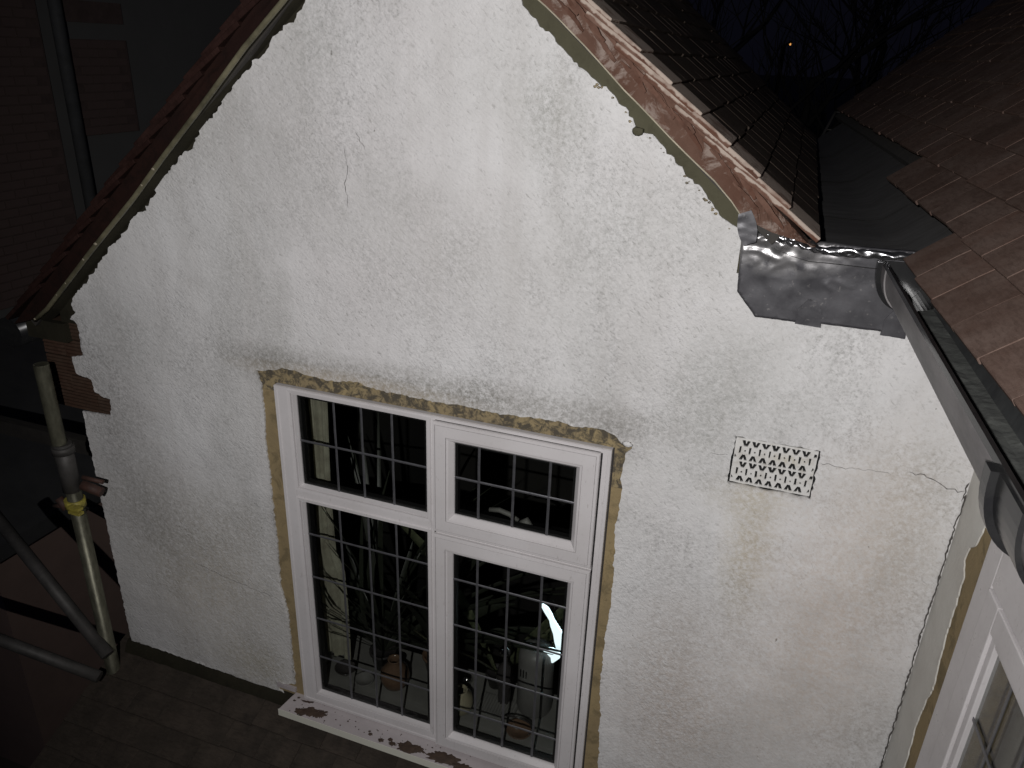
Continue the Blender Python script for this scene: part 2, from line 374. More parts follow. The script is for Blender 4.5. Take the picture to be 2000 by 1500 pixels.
def inside(x, z, poly):
    c = False; j = len(poly) - 1
    for i in range(len(poly)):
        xi, zi = poly[i]; xj, zj = poly[j]
        if (zi > z) != (zj > z) and x < (xj - xi) * (z - zi) / (zj - zi) + xi: c = not c
        j = i
    return c
def jag(pts, step=0.012, amp=0.006, seed=0, closed=True):
    """a hand-broken edge: the polyline subdivided and pushed about"""
    out = []; n = len(pts); s = 0.0
    for i in range(n if closed else n - 1):
        a = V((*pts[i][:2], 0)); b = V((*pts[(i + 1) % n][:2], 0)); L = (b - a).length
        am = pts[i][2] if len(pts[i]) > 2 else amp
        k = max(1, int(L / step)); d = (b - a).normalized() if L > 0 else V((1, 0, 0)); nn = V((-d.y, d.x, 0))
        for j in range(k):
            p = a + (b - a) * j / k
            q = V((p.x * 38 + seed, p.y * 38, seed * 1.7))
            e = (noise.noise(q) * 1.2 + noise.noise(q * 3.1) * 0.8 + rnd.uniform(-0.35, 0.35)) * am
            p = p + nn * e + d * rnd.uniform(-0.2, 0.2) * min(am, step)
            out.append((p.x, p.y))
    if not closed: out.append(tuple(pts[-1][:2]))
    return out
def sheet(outer, holes, yf, yb, grid=0.0, disp=None, to3=None):
    """flat slab with ragged outline and holes, cut from (x, z) outlines; front at yf, back at yb"""
    pts = []; edges = []
    for loop in [outer] + holes:
        b = len(pts); pts += [V(p) for p in loop]
        edges += [(b + i, b + (i + 1) % len(loop)) for i in range(len(loop))]
    nb = len(pts)
    if grid:
        xs = [p[0] for p in outer]; zs = [p[1] for p in outer]; x = min(xs) + grid * 0.6
        while x < max(xs):
            z = min(zs) + grid * 0.6
            while z < max(zs):
                xx = x + rnd.uniform(-.25, .25) * grid; zz = z + rnd.uniform(-.25, .25) * grid
                if inside(xx, zz, outer) and not any(inside(xx, zz, h) for h in holes): pts.append(V((xx, zz)))
                z += grid
            x += grid
    v2, e2, f2, vo, eo, fo = delaunay_2d_cdt(pts, edges, [], 1 if not holes else 0, 1e-6)
    good = []
    for f in f2:
        cx = sum(v2[i].x for i in f) / len(f); cz = sum(v2[i].y for i in f) / len(f)
        if inside(cx, cz, outer) and not any(inside(cx, cz, h) for h in holes): good.append(f)
    to3 = to3 or (lambda x, y, z: V((x, y, z)))
    mb = MB()
    cnt = {}
    for f in good:
        for i in range(len(f)):
            e = (f[i], f[(i + 1) % len(f)]); k = tuple(sorted(e)); cnt[k] = None if k in cnt else e
    rim = [e for e in cnt.values() if e]
    onrim = {i for e in rim for i in e}
    vs = []
    for i, p in enumerate(v2):
        d = disp(p.x, p.y) if disp and i not in onrim else 0.0
        vs.append(to3(p.x, yf + d, p.y))
    nv = len(vs)
    back = {}
    for i in onrim: back[i] = nv + len(back)
    for i in back: vs.append(to3(v2[i].x, yb, v2[i].y))
    fs = [tuple(f) for f in good]
    dup = {}
    for i in onrim: dup[i] = len(vs) + len(dup)
    vs += [vs[i] for i in dup]
    mb.add(vs, fs, True)
    mb.f += [(dup[a], dup[b], back[b], back[a]) for a, b in rim]; mb.sm += [False] * len(rim)
    return mb

# ------------------------------------------------------------------ ground
g = MB(); N = 40
for i in range(N + 1):
    for j in range(N + 1):
        x = -60 + 120 * i / N; y = -30 + 130 * j / N
        g.v.append(V((x, y, -5.6 + 0.12 * noise.noise(V((x * .3, y * .3, 0))))))
g.f = [(i * (N + 1) + j, (i + 1) * (N + 1) + j, (i + 1) * (N + 1) + j + 1, i * (N + 1) + j + 1) for i in range(N) for j in range(N)]; g.sm = [True] * len(g.f)
far = MB(); far.box((-400, -300, -5.95), (400, 400, -5.9))
g2 = g; b0 = len(g2.v); g2.v += far.v; g2.f += [tuple(b0 + i for i in f) for f in far.f]; g2.sm += [False] * 6
tag(g2.build('ground', M['ground'], loc=(0, 0, -5.6), recalc=False), kind='structure')

# ------------------------------------------------------------------ the house
house = empty('house', (-1.0, 0.0, -5.6), 'white roughcast house gable with leaded window, clay tile verges, lead flashing and lower roofs', 'house')

# --- render coat with its hand-cut edges
rag_right = [(-0.705, .119), (-0.676, .081), (-0.612, .029), (-0.542, -.034), (-0.498, -.061), (-0.476, -.072), (-0.417, -.126), (-0.387, -.166), (-0.341, -.183), (-0.307, -.217), (-0.255, -.266), (-0.233, -.286), (-0.204, -.302), (-0.178, -.334), (-0.162, -.359), (-0.119, -.382), (-0.103, -.394)]
rag_left = [(-1.326, .112), (-1.380, .060), (-1.424, .034), (-1.472, -.014), (-1.511, -.046), (-1.570, -.092), (-1.631, -.144), (-1.659, -.182), (-1.708, -.221), (-1.736, -.238), (-1.780, -.309), (-1.834, -.336), (-1.848, -.357), (-1.946, -.424), (-1.960, -.466), (-2.002, -.520), (-2.058, -.551), (-2.119, -.609), (-2.188, -.670), (-2.247, -.726), (-2.279, -.763), (-2.384, -.852), (-2.425, -.897), (-2.417, -.935), (-2.449, -.963)]
notch = [(-2.416, -.979), (-2.412, -1.014), (-2.420, -1.077), (-2.415, -1.107), (-2.477, -1.122), (-2.476, -1.159), (-2.469, -1.190), (-2.401, -1.204), (-2.394, -1.252), (-2.360, -1.267), (-2.323, -1.271), (-2.337, -1.343)]
bottom = [(-2.475, -2.500), (-2.30, -2.497), (-2.069, -2.505), (-1.95, -2.503), (-1.85, -2.515), (-1.74, -2.520), (-1.66, -2.525)]
outer = ([(-1.02, .40, .004)] + [(x, z, .006) for x, z in reversed(rag_right)][::-1]
         + [(-0.099, -.40, .0005), (-0.099, -.50, .0005), (0.30, -.50, 0), (0.548, -.50, 0), (0.548, -2.75, 0), (-1.60, -2.75, 0), (-1.66, -2.53, .004)]
         + [(x, z, .005) for x, z in reversed(bottom)] + [(-2.481, -1.352, .0015)] + [(x, z, .004) for x, z in reversed(notch)] + [(x, z, .009) for x, z in reversed(rag_left)])
outer = jag(outer, 0.009, 0.006, 3)
hole = [(-1.627, -1.029), (-1.613, -1.100), (-1.613, -1.178), (-1.621, -1.342), (-1.618, -1.512), (-1.617, -1.737), (-1.623, -1.930), (-1.599, -2.072), (-1.602, -2.229), (-1.601, -2.435), (-1.65, -2.455), (-1.690, -2.455), (-1.688, -2.50), (-1.60, -2.53, .002), (-1.4, -2.60, .002), (-0.32, -2.60), (-0.315, -2.356), (-0.327, -2.114), (-0.340, -1.955), (-0.339, -1.798), (-0.332, -1.668), (-0.333, -1.566), (-0.335, -1.447), (-0.343, -1.354), (-0.337, -1.278), (-0.334, -1.204), (-0.340, -1.153), (-0.334, -1.073), (-0.317, -1.052), (-0.322, -1.032), (-0.347, -1.043), (-0.372, -1.022), (-0.404, -1.011), (-0.497, -1.017), (-0.594, -1.012), (-0.676, -1.018), (-0.759, -1.022), (-0.863, -1.019), (-0.951, -1.023), (-1.041, -1.022), (-1.151, -1.019), (-1.245, -1.005), (-1.343, -1.022), (-1.421, -1.012), (-1.501, -1.003), (-1.586, -1.027)]
hole = jag(hole, 0.009, 0.0042, 11)
AB = (-0.032, 0.183, -1.098, -0.958)
abh = jag([(AB[0] - .004, AB[3] + .003), (AB[1] + .004, AB[3] + .004), (AB[1] + .004, AB[2] - .005), (AB[0] - .004, AB[2] - .004)], 0.01, 0.004, 21)
def wall_disp(x, z):
    p = V((x, z, 0))
    return -(0.0035 * noise.noise(p * 3.3) + 0.0022 * noise.noise(p * 11) + 0.0012 * noise.noise(p * 31 + V((3, 0, 0))))
coat = sheet(outer, [hole, abh], 0.0, 0.0072, 0.0125, wall_disp)
# origin stays at the scene origin so the stains sit where they are measured
co = coat.build('render_coat', M['stucco'], None, loc=(0, 0, 0), recalc=False)
co.parent = house; co.location = -V(house.location)

# --- masonry behind
sub = MB()
sub.add([(-2.47, .0161, -2.9), (.56, .0161, -2.9), (.56, .0161, -.45), (-.06, .0161, -.40), (-1.03, .0161, .43), (-2.47, .0161, -.93)], [(0, 1, 2, 3, 4, 5)])
# opening cut by building four bands instead
def band(name, mat, poly, y=0.0075, yb=0.10):
    mb = MB(); n = len(poly)
    mb.add([(x, y, z) for x, z in poly] + [(x, yb, z) for x, z in poly], [tuple(range(n)), tuple(range(2 * n - 1, n - 1, -1))] + [(i, (i + 1) % n, n + (i + 1) % n, n + i) for i in range(n)])
    return mb.build(name, mat, house)
WX0, WX1, WZ0, WZ1 = -1.560, -0.368, -2.492, -1.066
# olive painted strip under the verges, bare cement round the window
band('verge_strip', M['olive'], [(-1.02, .50), (-1.02, .06), (-.06, -.78), (-.06, -.34)])
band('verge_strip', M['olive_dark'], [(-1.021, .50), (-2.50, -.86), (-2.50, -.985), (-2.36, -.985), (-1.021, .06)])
band('cement_reveal', M['beige'], [(-1.72, -1.10), (WX0, -1.10), (WX0, -2.62), (-1.72, -2.62)])
band('cement_reveal', M['beige'], [(WX1, -1.20), (-.25, -1.20), (-.25, -2.62), (WX1, -2.62)])
band('cement_lintel', M['beige_mossy'], [(-1.72, -.97), (-.25, -.97), (-.25, -1.199), (WX1, -1.199), (WX1, WZ1), (WX0, WZ1), (WX0, -1.099), (-1.72, -1.099)])
band('wall_core', M['beige'], [(-2.475, -1.36), (-1.721, -1.36), (-1.721, -2.6), (-1.59, -2.62), (-.25, -2.62), (-.25, -1.16), (.56, -1.16), (.56, -2.80), (-2.475, -2.80)])
band('wall_core', M['beige'], [(-2.30, -.986), (-1.721, -.986), (-1.721, -1.359), (-2.30, -1.359)])
# right wall_core above the air brick
band('wall_core', M['beige'], [(.20, -.50), (.56, -.50), (.56, -1.159), (.20, -1.159)])
# side walls of the gable so that it has a body
sd_ = MB(); sd_.box((-2.474, .10, -5.6), (-2.25, 3.2, -1.0)); sd_.build('side_wall', M['nb_grey'], house)
lw = MB(); lw.box((-2.474, .10, -5.6), (.56, .2, -2.80)); lw.build('lower_wall', M['beige'], house)

# --- exposed bricks at the left corner
core = MB(); core.box((-2.615, .024, -1.352), (-2.31, .16, -.986)); core.build('brick_bed', M['timber_dark'], house)
bm_ = []
for var in range(4):
    mb = MB(); L, H, D = (.215, .105)[var % 2], .067, .08
    # combed face: long ribs
    nx = 6; rows = 9
    vs = []; fs = []
    for j in range(rows + 1):
        for i in range(nx + 1):
            x = -L / 2 + L * i / nx; z = -H / 2 + H * j / rows
            y = (0.0025 if j % 2 else -0.001) + rnd.uniform(-.0012, .0012)
            vs.append((x, y, z))
    for j in range(rows):
        for i in range(nx): a = j * (nx + 1) + i; fs.append((a, a + 1, a + nx + 2, a + nx + 1))
    mb.add(vs, fs)
    b = len(mb.v); mb.v += [V((x, .05, z)) for x in (-L / 2, L / 2) for z in (-H / 2, H / 2)]
    q = [b, b + 1, b + 3, b + 2]; cr = [0, rows * (nx + 1), rows * (nx + 1) + nx, nx]
    for i in range(4): mb.f.append((cr[i], cr[(i + 1) % 4], q[(i + 1) % 4], q[i])); mb.sm.append(False)
    me = bpy.data.meshes.new('brick'); me.from_pydata(mb.v, [], mb.f); me.materials.append(M['brick']); bm_.append(me)
for k in range(5):
    z = -1.018 - .0745 * k
    for x, vv in (((-2.515, 0), (-2.350, 1)) if k % 2 == 0 else ((-2.570, 1), (-2.405, 0))):
        o = bpy.data.objects.new('brick', bm_[vv + 2 * (k // 2 % 2)]); col.objects.link(o); o.parent = house
        o.location = V((x + rnd.uniform(-.004, .004), .011 + rnd.uniform(-.002, .003), z)) - house.location; o.rotation_euler = (0, rnd.uniform(-.012, .012), 0)

# --- air brick
ab = []
pitch = .0262; x0 = AB[0] + .002
def chev(cx, cz, w, h, t, up):
    s = 1 if up else -1
    return [(cx - w, cz - s * h), (cx - w + t, cz - s * h - s * .0005), (cx, cz + s * (h * .1)), (cx + w - t, cz - s * h - s * .0005), (cx + w, cz - s * h), (cx + t * .45, cz + s * h), (cx - t * .45, cz + s * h)]
for half in range(2):
    zc = AB[3] - .036 - half * .067
    for k in range(8):
        cx = x0 + .026 + pitch * k
        if cx < AB[1] - .012:
            ab.append(chev(cx, zc + .021, .0116, .0088, .0086, False))
            ab.append(chev(cx - .002, zc - .023, .0116, .0088, .0086, True))
            ab.append([(cx - .003, zc - .002), (cx, zc + .0015), (cx + .003, zc - .002), (cx, zc - .006)])
        bx = cx - pitch / 2
        ab.append([(bx - .0026, zc - .0115), (bx + .0024, zc - .0115), (bx + .0027, zc + .010), (bx - .0026, zc + .010)])
    ab.append([(AB[0] + .002, zc - .026), (AB[0] + .009, zc - .024), (AB[0] + .003, zc - .015)])
    ab.append([(AB[1] - .010, zc + .014), (AB[1] - .002, zc + .015), (AB[1] - .002, zc + .026), (AB[1] - .009, zc + .025)])
    ab.append([(AB[1] - .010, zc - .028), (AB[1] - .003, zc - .026), (AB[1] - .003, zc - .019), (AB[1] - .006, zc - .016)])
ab = [[(x + rnd.uniform(-.0007, .0007), z + rnd.uniform(-.0007, .0007)) for x, z in h] for h in ab]
abo = jag([(AB[0], AB[3]), (AB[1], AB[3]), (AB[1], AB[2]), (AB[0], AB[2])], .012, .001, 2)
t = NT('white_painted_air_brick')
c = t.mix(t.rng(t.noise(30, 6, .7), .5, .7, 0, .6), (.62, .61, .59), (.36, .33, .28))
c = t.mix(t.blob((.11, 0, -.998), (.07, .5, .02), t.rng(t.noise(60, 4, .6), .3, .6), .5), c, (.42, .36, .22))
M['airbrick'] = t.done(c, .8, t.bump(t.noise(90, 4, .6), .4, .002))
airb = sheet(abo, ab, .003, .0085).build('air_brick', M['airbrick'], None, loc=(0, 0, 0), recalc=False); airb.parent = house; airb.location = -V(house.location)
vb = MB(); vb.box((AB[0] - .01, .012, AB[2] - .01), (AB[1] + .01, .10, AB[3] + .01)); vb.build('vent_dark_backing', M['seal'], house)  # solid black block close behind the holes stands in for their darkness
band('wall_core', M['beige'], [(-.249, -.50), (.199, -.50), (.199, -.945), (-.249, -.945)])
band('wall_core', M['beige'], [(-.249, -.946), (AB[0] - .011, -.946), (AB[0] - .011, -1.159), (-.249, -1.159)])
bb = MB(); bb.box((AB[0] - .01, .0076, -1.159), (.199, .09, AB[2] - .012)); bb.build('wall_core', M['beige'], house)

# --- cracks: narrow dark strips laid over the coat
def crack(pts, w, seed, y=-.0045, to3=None, am=.005):
    path = jag([(*p, am) for p in pts], .008, am, seed, closed=False); mb = MB(); n = len(path); vs = []
    to3 = to3 or (lambda x, z: V((x, y + wall_disp(x, z) * .6, z)))
    for i, p in enumerate(path):
        a = V((*path[max(i - 1, 0)], 0)); b = V((*path[min(i + 1, n - 1)], 0)); d = (b - a).normalized(); nn = V((-d.y, d.x, 0))
        ww = w * (.35 + .9 * abs(noise.noise(V((i * .4, seed, 0))))) * (0.25 if i in (0, n - 1) else 1)
        for s in (-1, 1): vs.append(to3(p[0] + nn.x * ww * s, p[1] + nn.y * ww * s))
    mb.add(vs, [(2 * i, 2 * i + 1, 2 * i + 3, 2 * i + 2) for i in range(n - 1)])
    return mb.build('crack', M['crack'], house, recalc=False)
crack([(.192, -.990), (.255, -.988), (.303, -.981), (.366, -.984)], .0009, 1)
crack([(.405, -.965), (.440, -.968), (.474, -.980), (.500, -.992), (.526, -.996), (.544, -.990)], .0018, 2)
crack([(.546, -.965), (.540, -1.02)], .003, 5)
crack([(-.10, -1.02), (-.045, -1.015)], .0008, 3)
crack([(-2.02, -1.94), (-1.9, -1.97), (-1.8, -1.985), (-1.66, -2.0)], .0009, 4)
crack([(-1.23, -.27), (-1.225, -.33), (-1.235, -.37), (-1.23, -.44)], .0007, 6)
crack([(-1.19, -.22), (-1.165, -.27)], .0010, 8)

# --- lumps of cement stuck on the right verge edge and torn paper at the window corner
def lump(c, r, mat, name, parent, seed, flat=.5):
    mb = MB(); n = 10; prof = [(0.001, r * .0), (r * .6, r * .05), (r, r * .4), (r * .7, r * .8), (.001, r)]
    vs = []; c = V(c)
    for rr, h in prof:
        for k in range(n):
            a = 2 * pi * k / n; e = 1 + .45 * noise.noise(V((cos(a) * 1.5 + seed, sin(a) * 1.5, h * 40)))
            vs.append(c + V((rr * cos(a) * e, -h * flat, rr * sin(a) * e * .7)))
    mb.add(vs, [(i * n + k, i * n + (k + 1) % n, (i + 1) * n + (k + 1) % n, (i + 1) * n + k) for i in range(4) for k in range(n)], True)
    return mb.build(name, mat, parent)
lump((-.387, -.001, -.172), .016, M['olive'], 'mortar_lump', house, 1)
lump((-.330, -.004, -1.040), .015, M['stucco'], 'plaster_lump', house, 2)
for k in range(26):
    a = rnd.random(); i = rnd.randrange(5, len(rag_right) - 1); x, z = rag_right[i]; x2, z2 = rag_right[i - 1]
    lump((x + (x2 - x) * a - rnd.uniform(.0, .010), .0, z + (z2 - z) * a - rnd.uniform(0, .010)), rnd.uniform(.002, .005), M['beige_mossy'], 'mortar_lump', house, k + 5)

# ------------------------------------------------------------------ roof tiles
def tile_mesh(name, mat, W=.163, L=.262, T=.0125, var=0):
    """plain clay tile; +y is up the slope, tail at y=0, z is the top face"""
    mb = MB(); ny = 3; vs = []
    for j in range(ny + 1):
        y = L * j / ny; cam_ = .0035 * sin(pi * j / ny)
        e = rnd.uniform(-.0012, .0012)
        vs += [(0, y + e, T + cam_ + rnd.uniform(-.0007, .0007)), (W, y - e, T + cam_ + rnd.uniform(-.0007, .0007)), (W, y - e, cam_), (0, y + e, cam_)]
    fs = [(0, 3, 2, 1), (4 * ny, 4 * ny + 1, 4 * ny + 2, 4 * ny + 3)]
    for j in range(ny):
        for k in range(4): fs.append((4 * j + k, 4 * j + (k + 1) % 4, 4 * j + 4 + (k + 1) % 4, 4 * j + 4 + k))
    mb.add(vs, fs)
    me = bpy.data.meshes.new(name); me.from_pydata(mb.v, [], mb.f)
    bm = bmesh.new(); bm.from_mesh(me)
    bmesh.ops.recalc_face_normals(bm, faces=bm.faces)
    es = [e for e in bm.edges if e.calc_face_angle(0) > .9]
    bmesh.ops.bevel(bm, geom=es, offset=.0016, segments=1, affect='EDGES')
    bm.to_mesh(me); bm.free()
    me.materials.append(mat); return me
def tiles(parent, o, a, u, mats, cols, rows, gauge=.1, W=.1633, tilt=R(6.3), limit=300, skip=None, first=0, vnear=None, start=0.0):
    """o: eave corner, a: along the eave, u: up the slope"""
    a = V(a).normalized(); u = V(u).normalized(); n = a.cross(u).normalized()
    if n.z < 0: n = -n
    meshes = [tile_mesh('roof_tile', mats[0]) for _ in range(6)]
    ver = [tile_mesh('roof_tile', mats[1], T=.0145) for _ in range(6)] if len(mats) > 1 else meshes
    fl = a.cross(u).dot(n) < 0
    spots = []
    for r in range(rows):
        for c in range(first, cols):
            off = (W / 2 if r % 2 else 0)
            x = c * W + start - off
            if c == first and off: x = c * W + start; wide = True
            p = V(o) + a * x + u * (r * gauge)
            if skip and skip(p + a * W / 2, x, r): continue
            if not (in_view(p, .15) or in_view(p + a * W, .15) or c == first): continue
            spots.append((p, r, c, x, off))
    spots.sort(key=lambda s: (s[0] - CAM).length)
    P0 = wloc(parent); stuff = MB()
    for k, (p, r, c, x, off) in enumerate(spots):
        me = (ver if c == first else meshes)[rnd.randrange(6)]
        uu = (u * cos(tilt) - n * sin(tilt)); nn = (n * cos(tilt) + u * sin(tilt))
        sx = a * (-1 if fl else 1); pp = p + (a * .163 if fl else V((0, 0, 0)))
        mt = Matrix((sx, uu, nn)).transposed().to_4x4()
        rot = Matrix.Rotation(rnd.uniform(-.006, .006), 4, 'Z') @ Matrix.Rotation(rnd.uniform(-.004, .005), 4, 'X') @ Matrix.Rotation(rnd.uniform(-.003, .003), 4, 'Y')
        mt = mt @ rot
        pp = pp + n * (sin(tilt) * .262 + rnd.uniform(0, .0008)) + u * rnd.uniform(-.004, .004)
        if k < limit:
            ob = bpy.data.objects.new('roof_tile', me); col.objects.link(ob); ob.parent = parent
            mt.translation = pp - P0; ob.matrix_local = mt
        else:
            mt.translation = pp
            b = len(stuff.v); stuff.v += [mt @ v.co for v in me.vertices]; stuff.f += [tuple(b + i for i in q.vertices) for q in me.polygons]; stuff.sm += [False] * len(me.polygons)
    if stuff.v: tag(stuff.build('distant_roof_tiles', mats[0], parent, recalc=False), kind='stuff')

def slope_deck(name, quad, th, mat, parent):
    mb = MB(); q = [V(p) for p in quad]; n = (q[1] - q[0]).cross(q[3] - q[0]).normalized()
    if n.z < 0: n = -n
    mb.add(q + [p - n * th for p in q], [(0, 1, 2, 3), (7, 6, 5, 4)] + [(i, (i + 1) % 4, 4 + (i + 1) % 4, 4 + i) for i in range(4)])
    return mb.build(name, mat, parent)

# right slope
aR = R(40.2); uR = V((-cos(aR), 0, sin(aR)))
# tile tails: top corner of the tails runs through (-.081,-.06,-.237)
nR = V((sin(aR), 0, cos(aR)))
tipR = V((.081, -.066, -.377))
eR = tipR - nR * .0415 - uR * .0
roofR = slope_deck('gable_roof', [eR + V((0, .03, 0)) + uR * .06 - nR * .003, eR + V((0, 2.9, 0)) + uR * .06 - nR * .003, eR + V((0, 2.9, 0)) + uR * 1.62 - nR * .003, eR + V((0, .03, 0)) + uR * 1.62 - nR * .003], .05, M['timber_dark'], house)
tiles(roofR, eR, (0, 1, 0), uR, [M['tile_dark'], M['tile_verge']], 18, 16, gauge=.1005, tilt=R(6.0))
# a second, thicker edge of bedded tiles and mortar on the verge
def verge_bed(name, pts_lo, pts_hi, y0, y1, mat, parent, seed, lumpy=.004):
    mb = MB(); n = 60; ml = 5; vs = []
    def lerp(P, t):
        L = [0]; 
        for i in range(len(P) - 1): L.append(L[-1] + (V((*P[i + 1], 0)) - V((*P[i], 0))).length)
        d = t * L[-1]
        for i in range(len(P) - 1):
            if d <= L[i + 1] + 1e-9:
                k = (d - L[i]) / (L[i + 1] - L[i]); return (P[i][0] + (P[i + 1][0] - P[i][0]) * k, P[i][1] + (P[i + 1][1] - P[i][1]) * k)
        return P[-1]
    for i in range(n + 1):
        lo = lerp(pts_lo, i / n); hi = lerp(pts_hi, i / n)
        for j in range(ml + 1):
            k = j / ml; x = lo[0] + (hi[0] - lo[0]) * k; z = lo[1] + (hi[1] - lo[1]) * k
            e = (noise.noise(V((i * .35 + seed, j * .9, 0))) + .6 * noise.noise(V((i * 1.1, j * 2.0, seed)))) * lumpy
            if j == 0: e *= .3
            vs.append((x, y0 + e, z))
        vs.append((hi[0], y1, hi[1])); vs.append((lo[0], y1, lo[1]))
    m_ = ml + 3
    mb.add(vs, [(i * m_ + j, (i + 1) * m_ + j, (i + 1) * m_ + (j + 1) % m_, i * m_ + (j + 1) % m_) for i in range(n) for j in range(m_)] + [tuple(range(m_)), tuple(n * m_ + j for j in range(m_))])
    return mb.build(name, mat, parent)
def along(p, u, k, n, d): q = V(p) + V(u) * k + V(n) * d; return (q.x, q.z)
# lower line = outer edge of the olive strip (measured), upper line = under the tile tails
loR = [(-.660, .130), (-.595, .082), (-.489, -.009), (-.418, -.073), (-.342, -.136), (-.255, -.208), (-.179, -.267), (-.132, -.312), (-.100, -.350)]
loR = [(-1.03, .435)] + loR
hiR = [along(eR, uR, 1.38, nR, .020), along(eR, uR, .26, nR, .020)]
verge_bed('verge_mortar', loR, hiR, -.052, .012, M['mortar'], house, 2, .007)
# slips of broken tile bedded in the mortar
for k in range(30):
    c_ = eR + uR * (.03 + .1005 * (k // 2) + .05 * (k % 2) + rnd.uniform(-.015, .015)) + nR * (rnd.uniform(-.010, -.002) if k % 2 else rnd.uniform(-.028, -.014)); ang = R(rnd.uniform(3, 8)); L = rnd.uniform(.12, .19) * (1 if k % 2 else .7); T = rnd.uniform(.009, .014)
    du = uR * cos(ang) + nR * sin(ang); dn = nR * cos(ang) - uR * sin(ang); q = MB(); ns = 10; vs = []
    if c_.x > .0: continue
    for i in range(ns + 1):
        p_ = c_ + du * (L * i / ns); th = T * (.35 + .65 * sin(pi * min(1, (i + .8) / (ns + .5)))) * rnd.uniform(.8, 1.15); w_ = rnd.uniform(-.0015, .0015)
        for dy, dz in ((-.0005, 0), (-.0005, th), (.05, th), (.05, 0)): vs.append(V((p_.x, (-.0625 if k % 2 else -.0585) + dy + w_, p_.z)) + V((dn.x, 0, dn.z)) * (dz + w_))
    q.add(vs, [(4 * i + j, 4 * i + 4 + j, 4 * i + 4 + (j + 1) % 4, 4 * i + (j + 1) % 4) for i in range(ns) for j in range(4)] + [(0, 1, 2, 3), tuple(4 * ns + j for j in range(4))])
    q.build('tile_slip', M['slip'], house)
hiR2 = [along(eR, uR, .27, nR, .018), along(eR, uR, -.005, nR, .010)]
verge_bed('verge_mortar', [(-.100, -.350), (-.03, -.378), (0.075, -.402)], hiR2, -.050, .012, M['mortar'], house, 4, .005)
# pale undercloak edge
def ribbon(name, pts, dz, y0, y1, mat, parent):
    mb = MB(); n = len(pts); vs = []
    for x, z in pts: vs += [(x, y0, z), (x, y0, z - dz), (x, y1, z - dz), (x, y1, z)]
    mb.add(vs, [(4 * i + j, 4 * i + 4 + j, 4 * i + 4 + (j + 1) % 4, 4 * i + (j + 1) % 4) for i in range(n - 1) for j in range(4)] + [(0, 1, 2, 3), tuple(4 * n - 4 + j for j in range(4))])
    return mb.build(name, mat, parent)
M['undercloak'] = simple('pale_undercloak_board', (.40, .35, .26), (.25, .22, .16), 20, .7, .2, 60)
ribbon('undercloak', jag([(x, z, .0012) for x, z in loR], .04, .001, 5, closed=False), .004, -.0545, .016, M['undercloak'], house)

# left slope
aL = R(42.0); uL = V((cos(aL), 0, sin(aL))); nL = V((-sin(aL), 0, cos(aL)))
tipL = V((-2.700, -.06, -.975))
eL = tipL - nL * .041
roofL = slope_deck('gable_roof', [eL + V((0, .03, 0)) + uL * .06 - nL * .003, eL + V((0, 2.9, 0)) + uL * .06 - nL * .003, eL + V((0, 2.9, 0)) + uL * 2.22 - nL * .003, eL + V((0, .03, 0)) + uL * 2.22 - nL * .003], .05, M['timber_dark'], house)
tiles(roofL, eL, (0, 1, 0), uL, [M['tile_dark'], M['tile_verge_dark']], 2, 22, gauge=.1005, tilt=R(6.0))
bead = [(-1.03, .42), (-1.372, .109), (-1.511, -.009), (-1.676, -.166), (-1.857, -.333), (-1.996, -.467), (-2.227, -.671), (-2.491, -.914), (-2.569, -.969)]
hiL = [along(eL, uL, 2.22, nL, .004), along(eL, uL, .0, nL, .004)]
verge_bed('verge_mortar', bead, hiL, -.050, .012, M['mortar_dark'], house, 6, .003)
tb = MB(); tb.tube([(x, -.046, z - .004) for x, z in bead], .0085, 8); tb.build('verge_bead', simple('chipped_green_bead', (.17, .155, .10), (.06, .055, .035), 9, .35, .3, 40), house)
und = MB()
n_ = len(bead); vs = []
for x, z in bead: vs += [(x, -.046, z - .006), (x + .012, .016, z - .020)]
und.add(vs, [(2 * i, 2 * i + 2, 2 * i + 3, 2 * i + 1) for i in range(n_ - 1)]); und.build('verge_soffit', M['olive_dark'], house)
for k in range(7):
    t_ = rnd.random(); i = rnd.randrange(3, n_ - 1); x = bead[i][0] + (bead[i + 1][0] - bead[i][0]) * t_ if i + 1 < n_ else bead[i][0]; z = bead[i][1] + ((bead[i + 1][1] - bead[i][1]) * t_ if i + 1 < n_ else 0)
    lump((x, -.052, z - .004), rnd.uniform(.004, .008), M['undercloak'], 'mortar_lump', house, k + 50)
# eaves end of the left gutter: a black downpipe head in the shade below the last tile
gb = MB(); gb.tube([(-2.74, -.03, -1.055), (-2.74, 2.6, -1.02)], .062, 14); gb.build('left_gutter', M['gutter_clean'], house)
sb = MB(); sb.box((-2.66, -.015, -1.06), (-2.47, .12, -.985)); sb.build('eaves_board', M['olive_dark'], house)

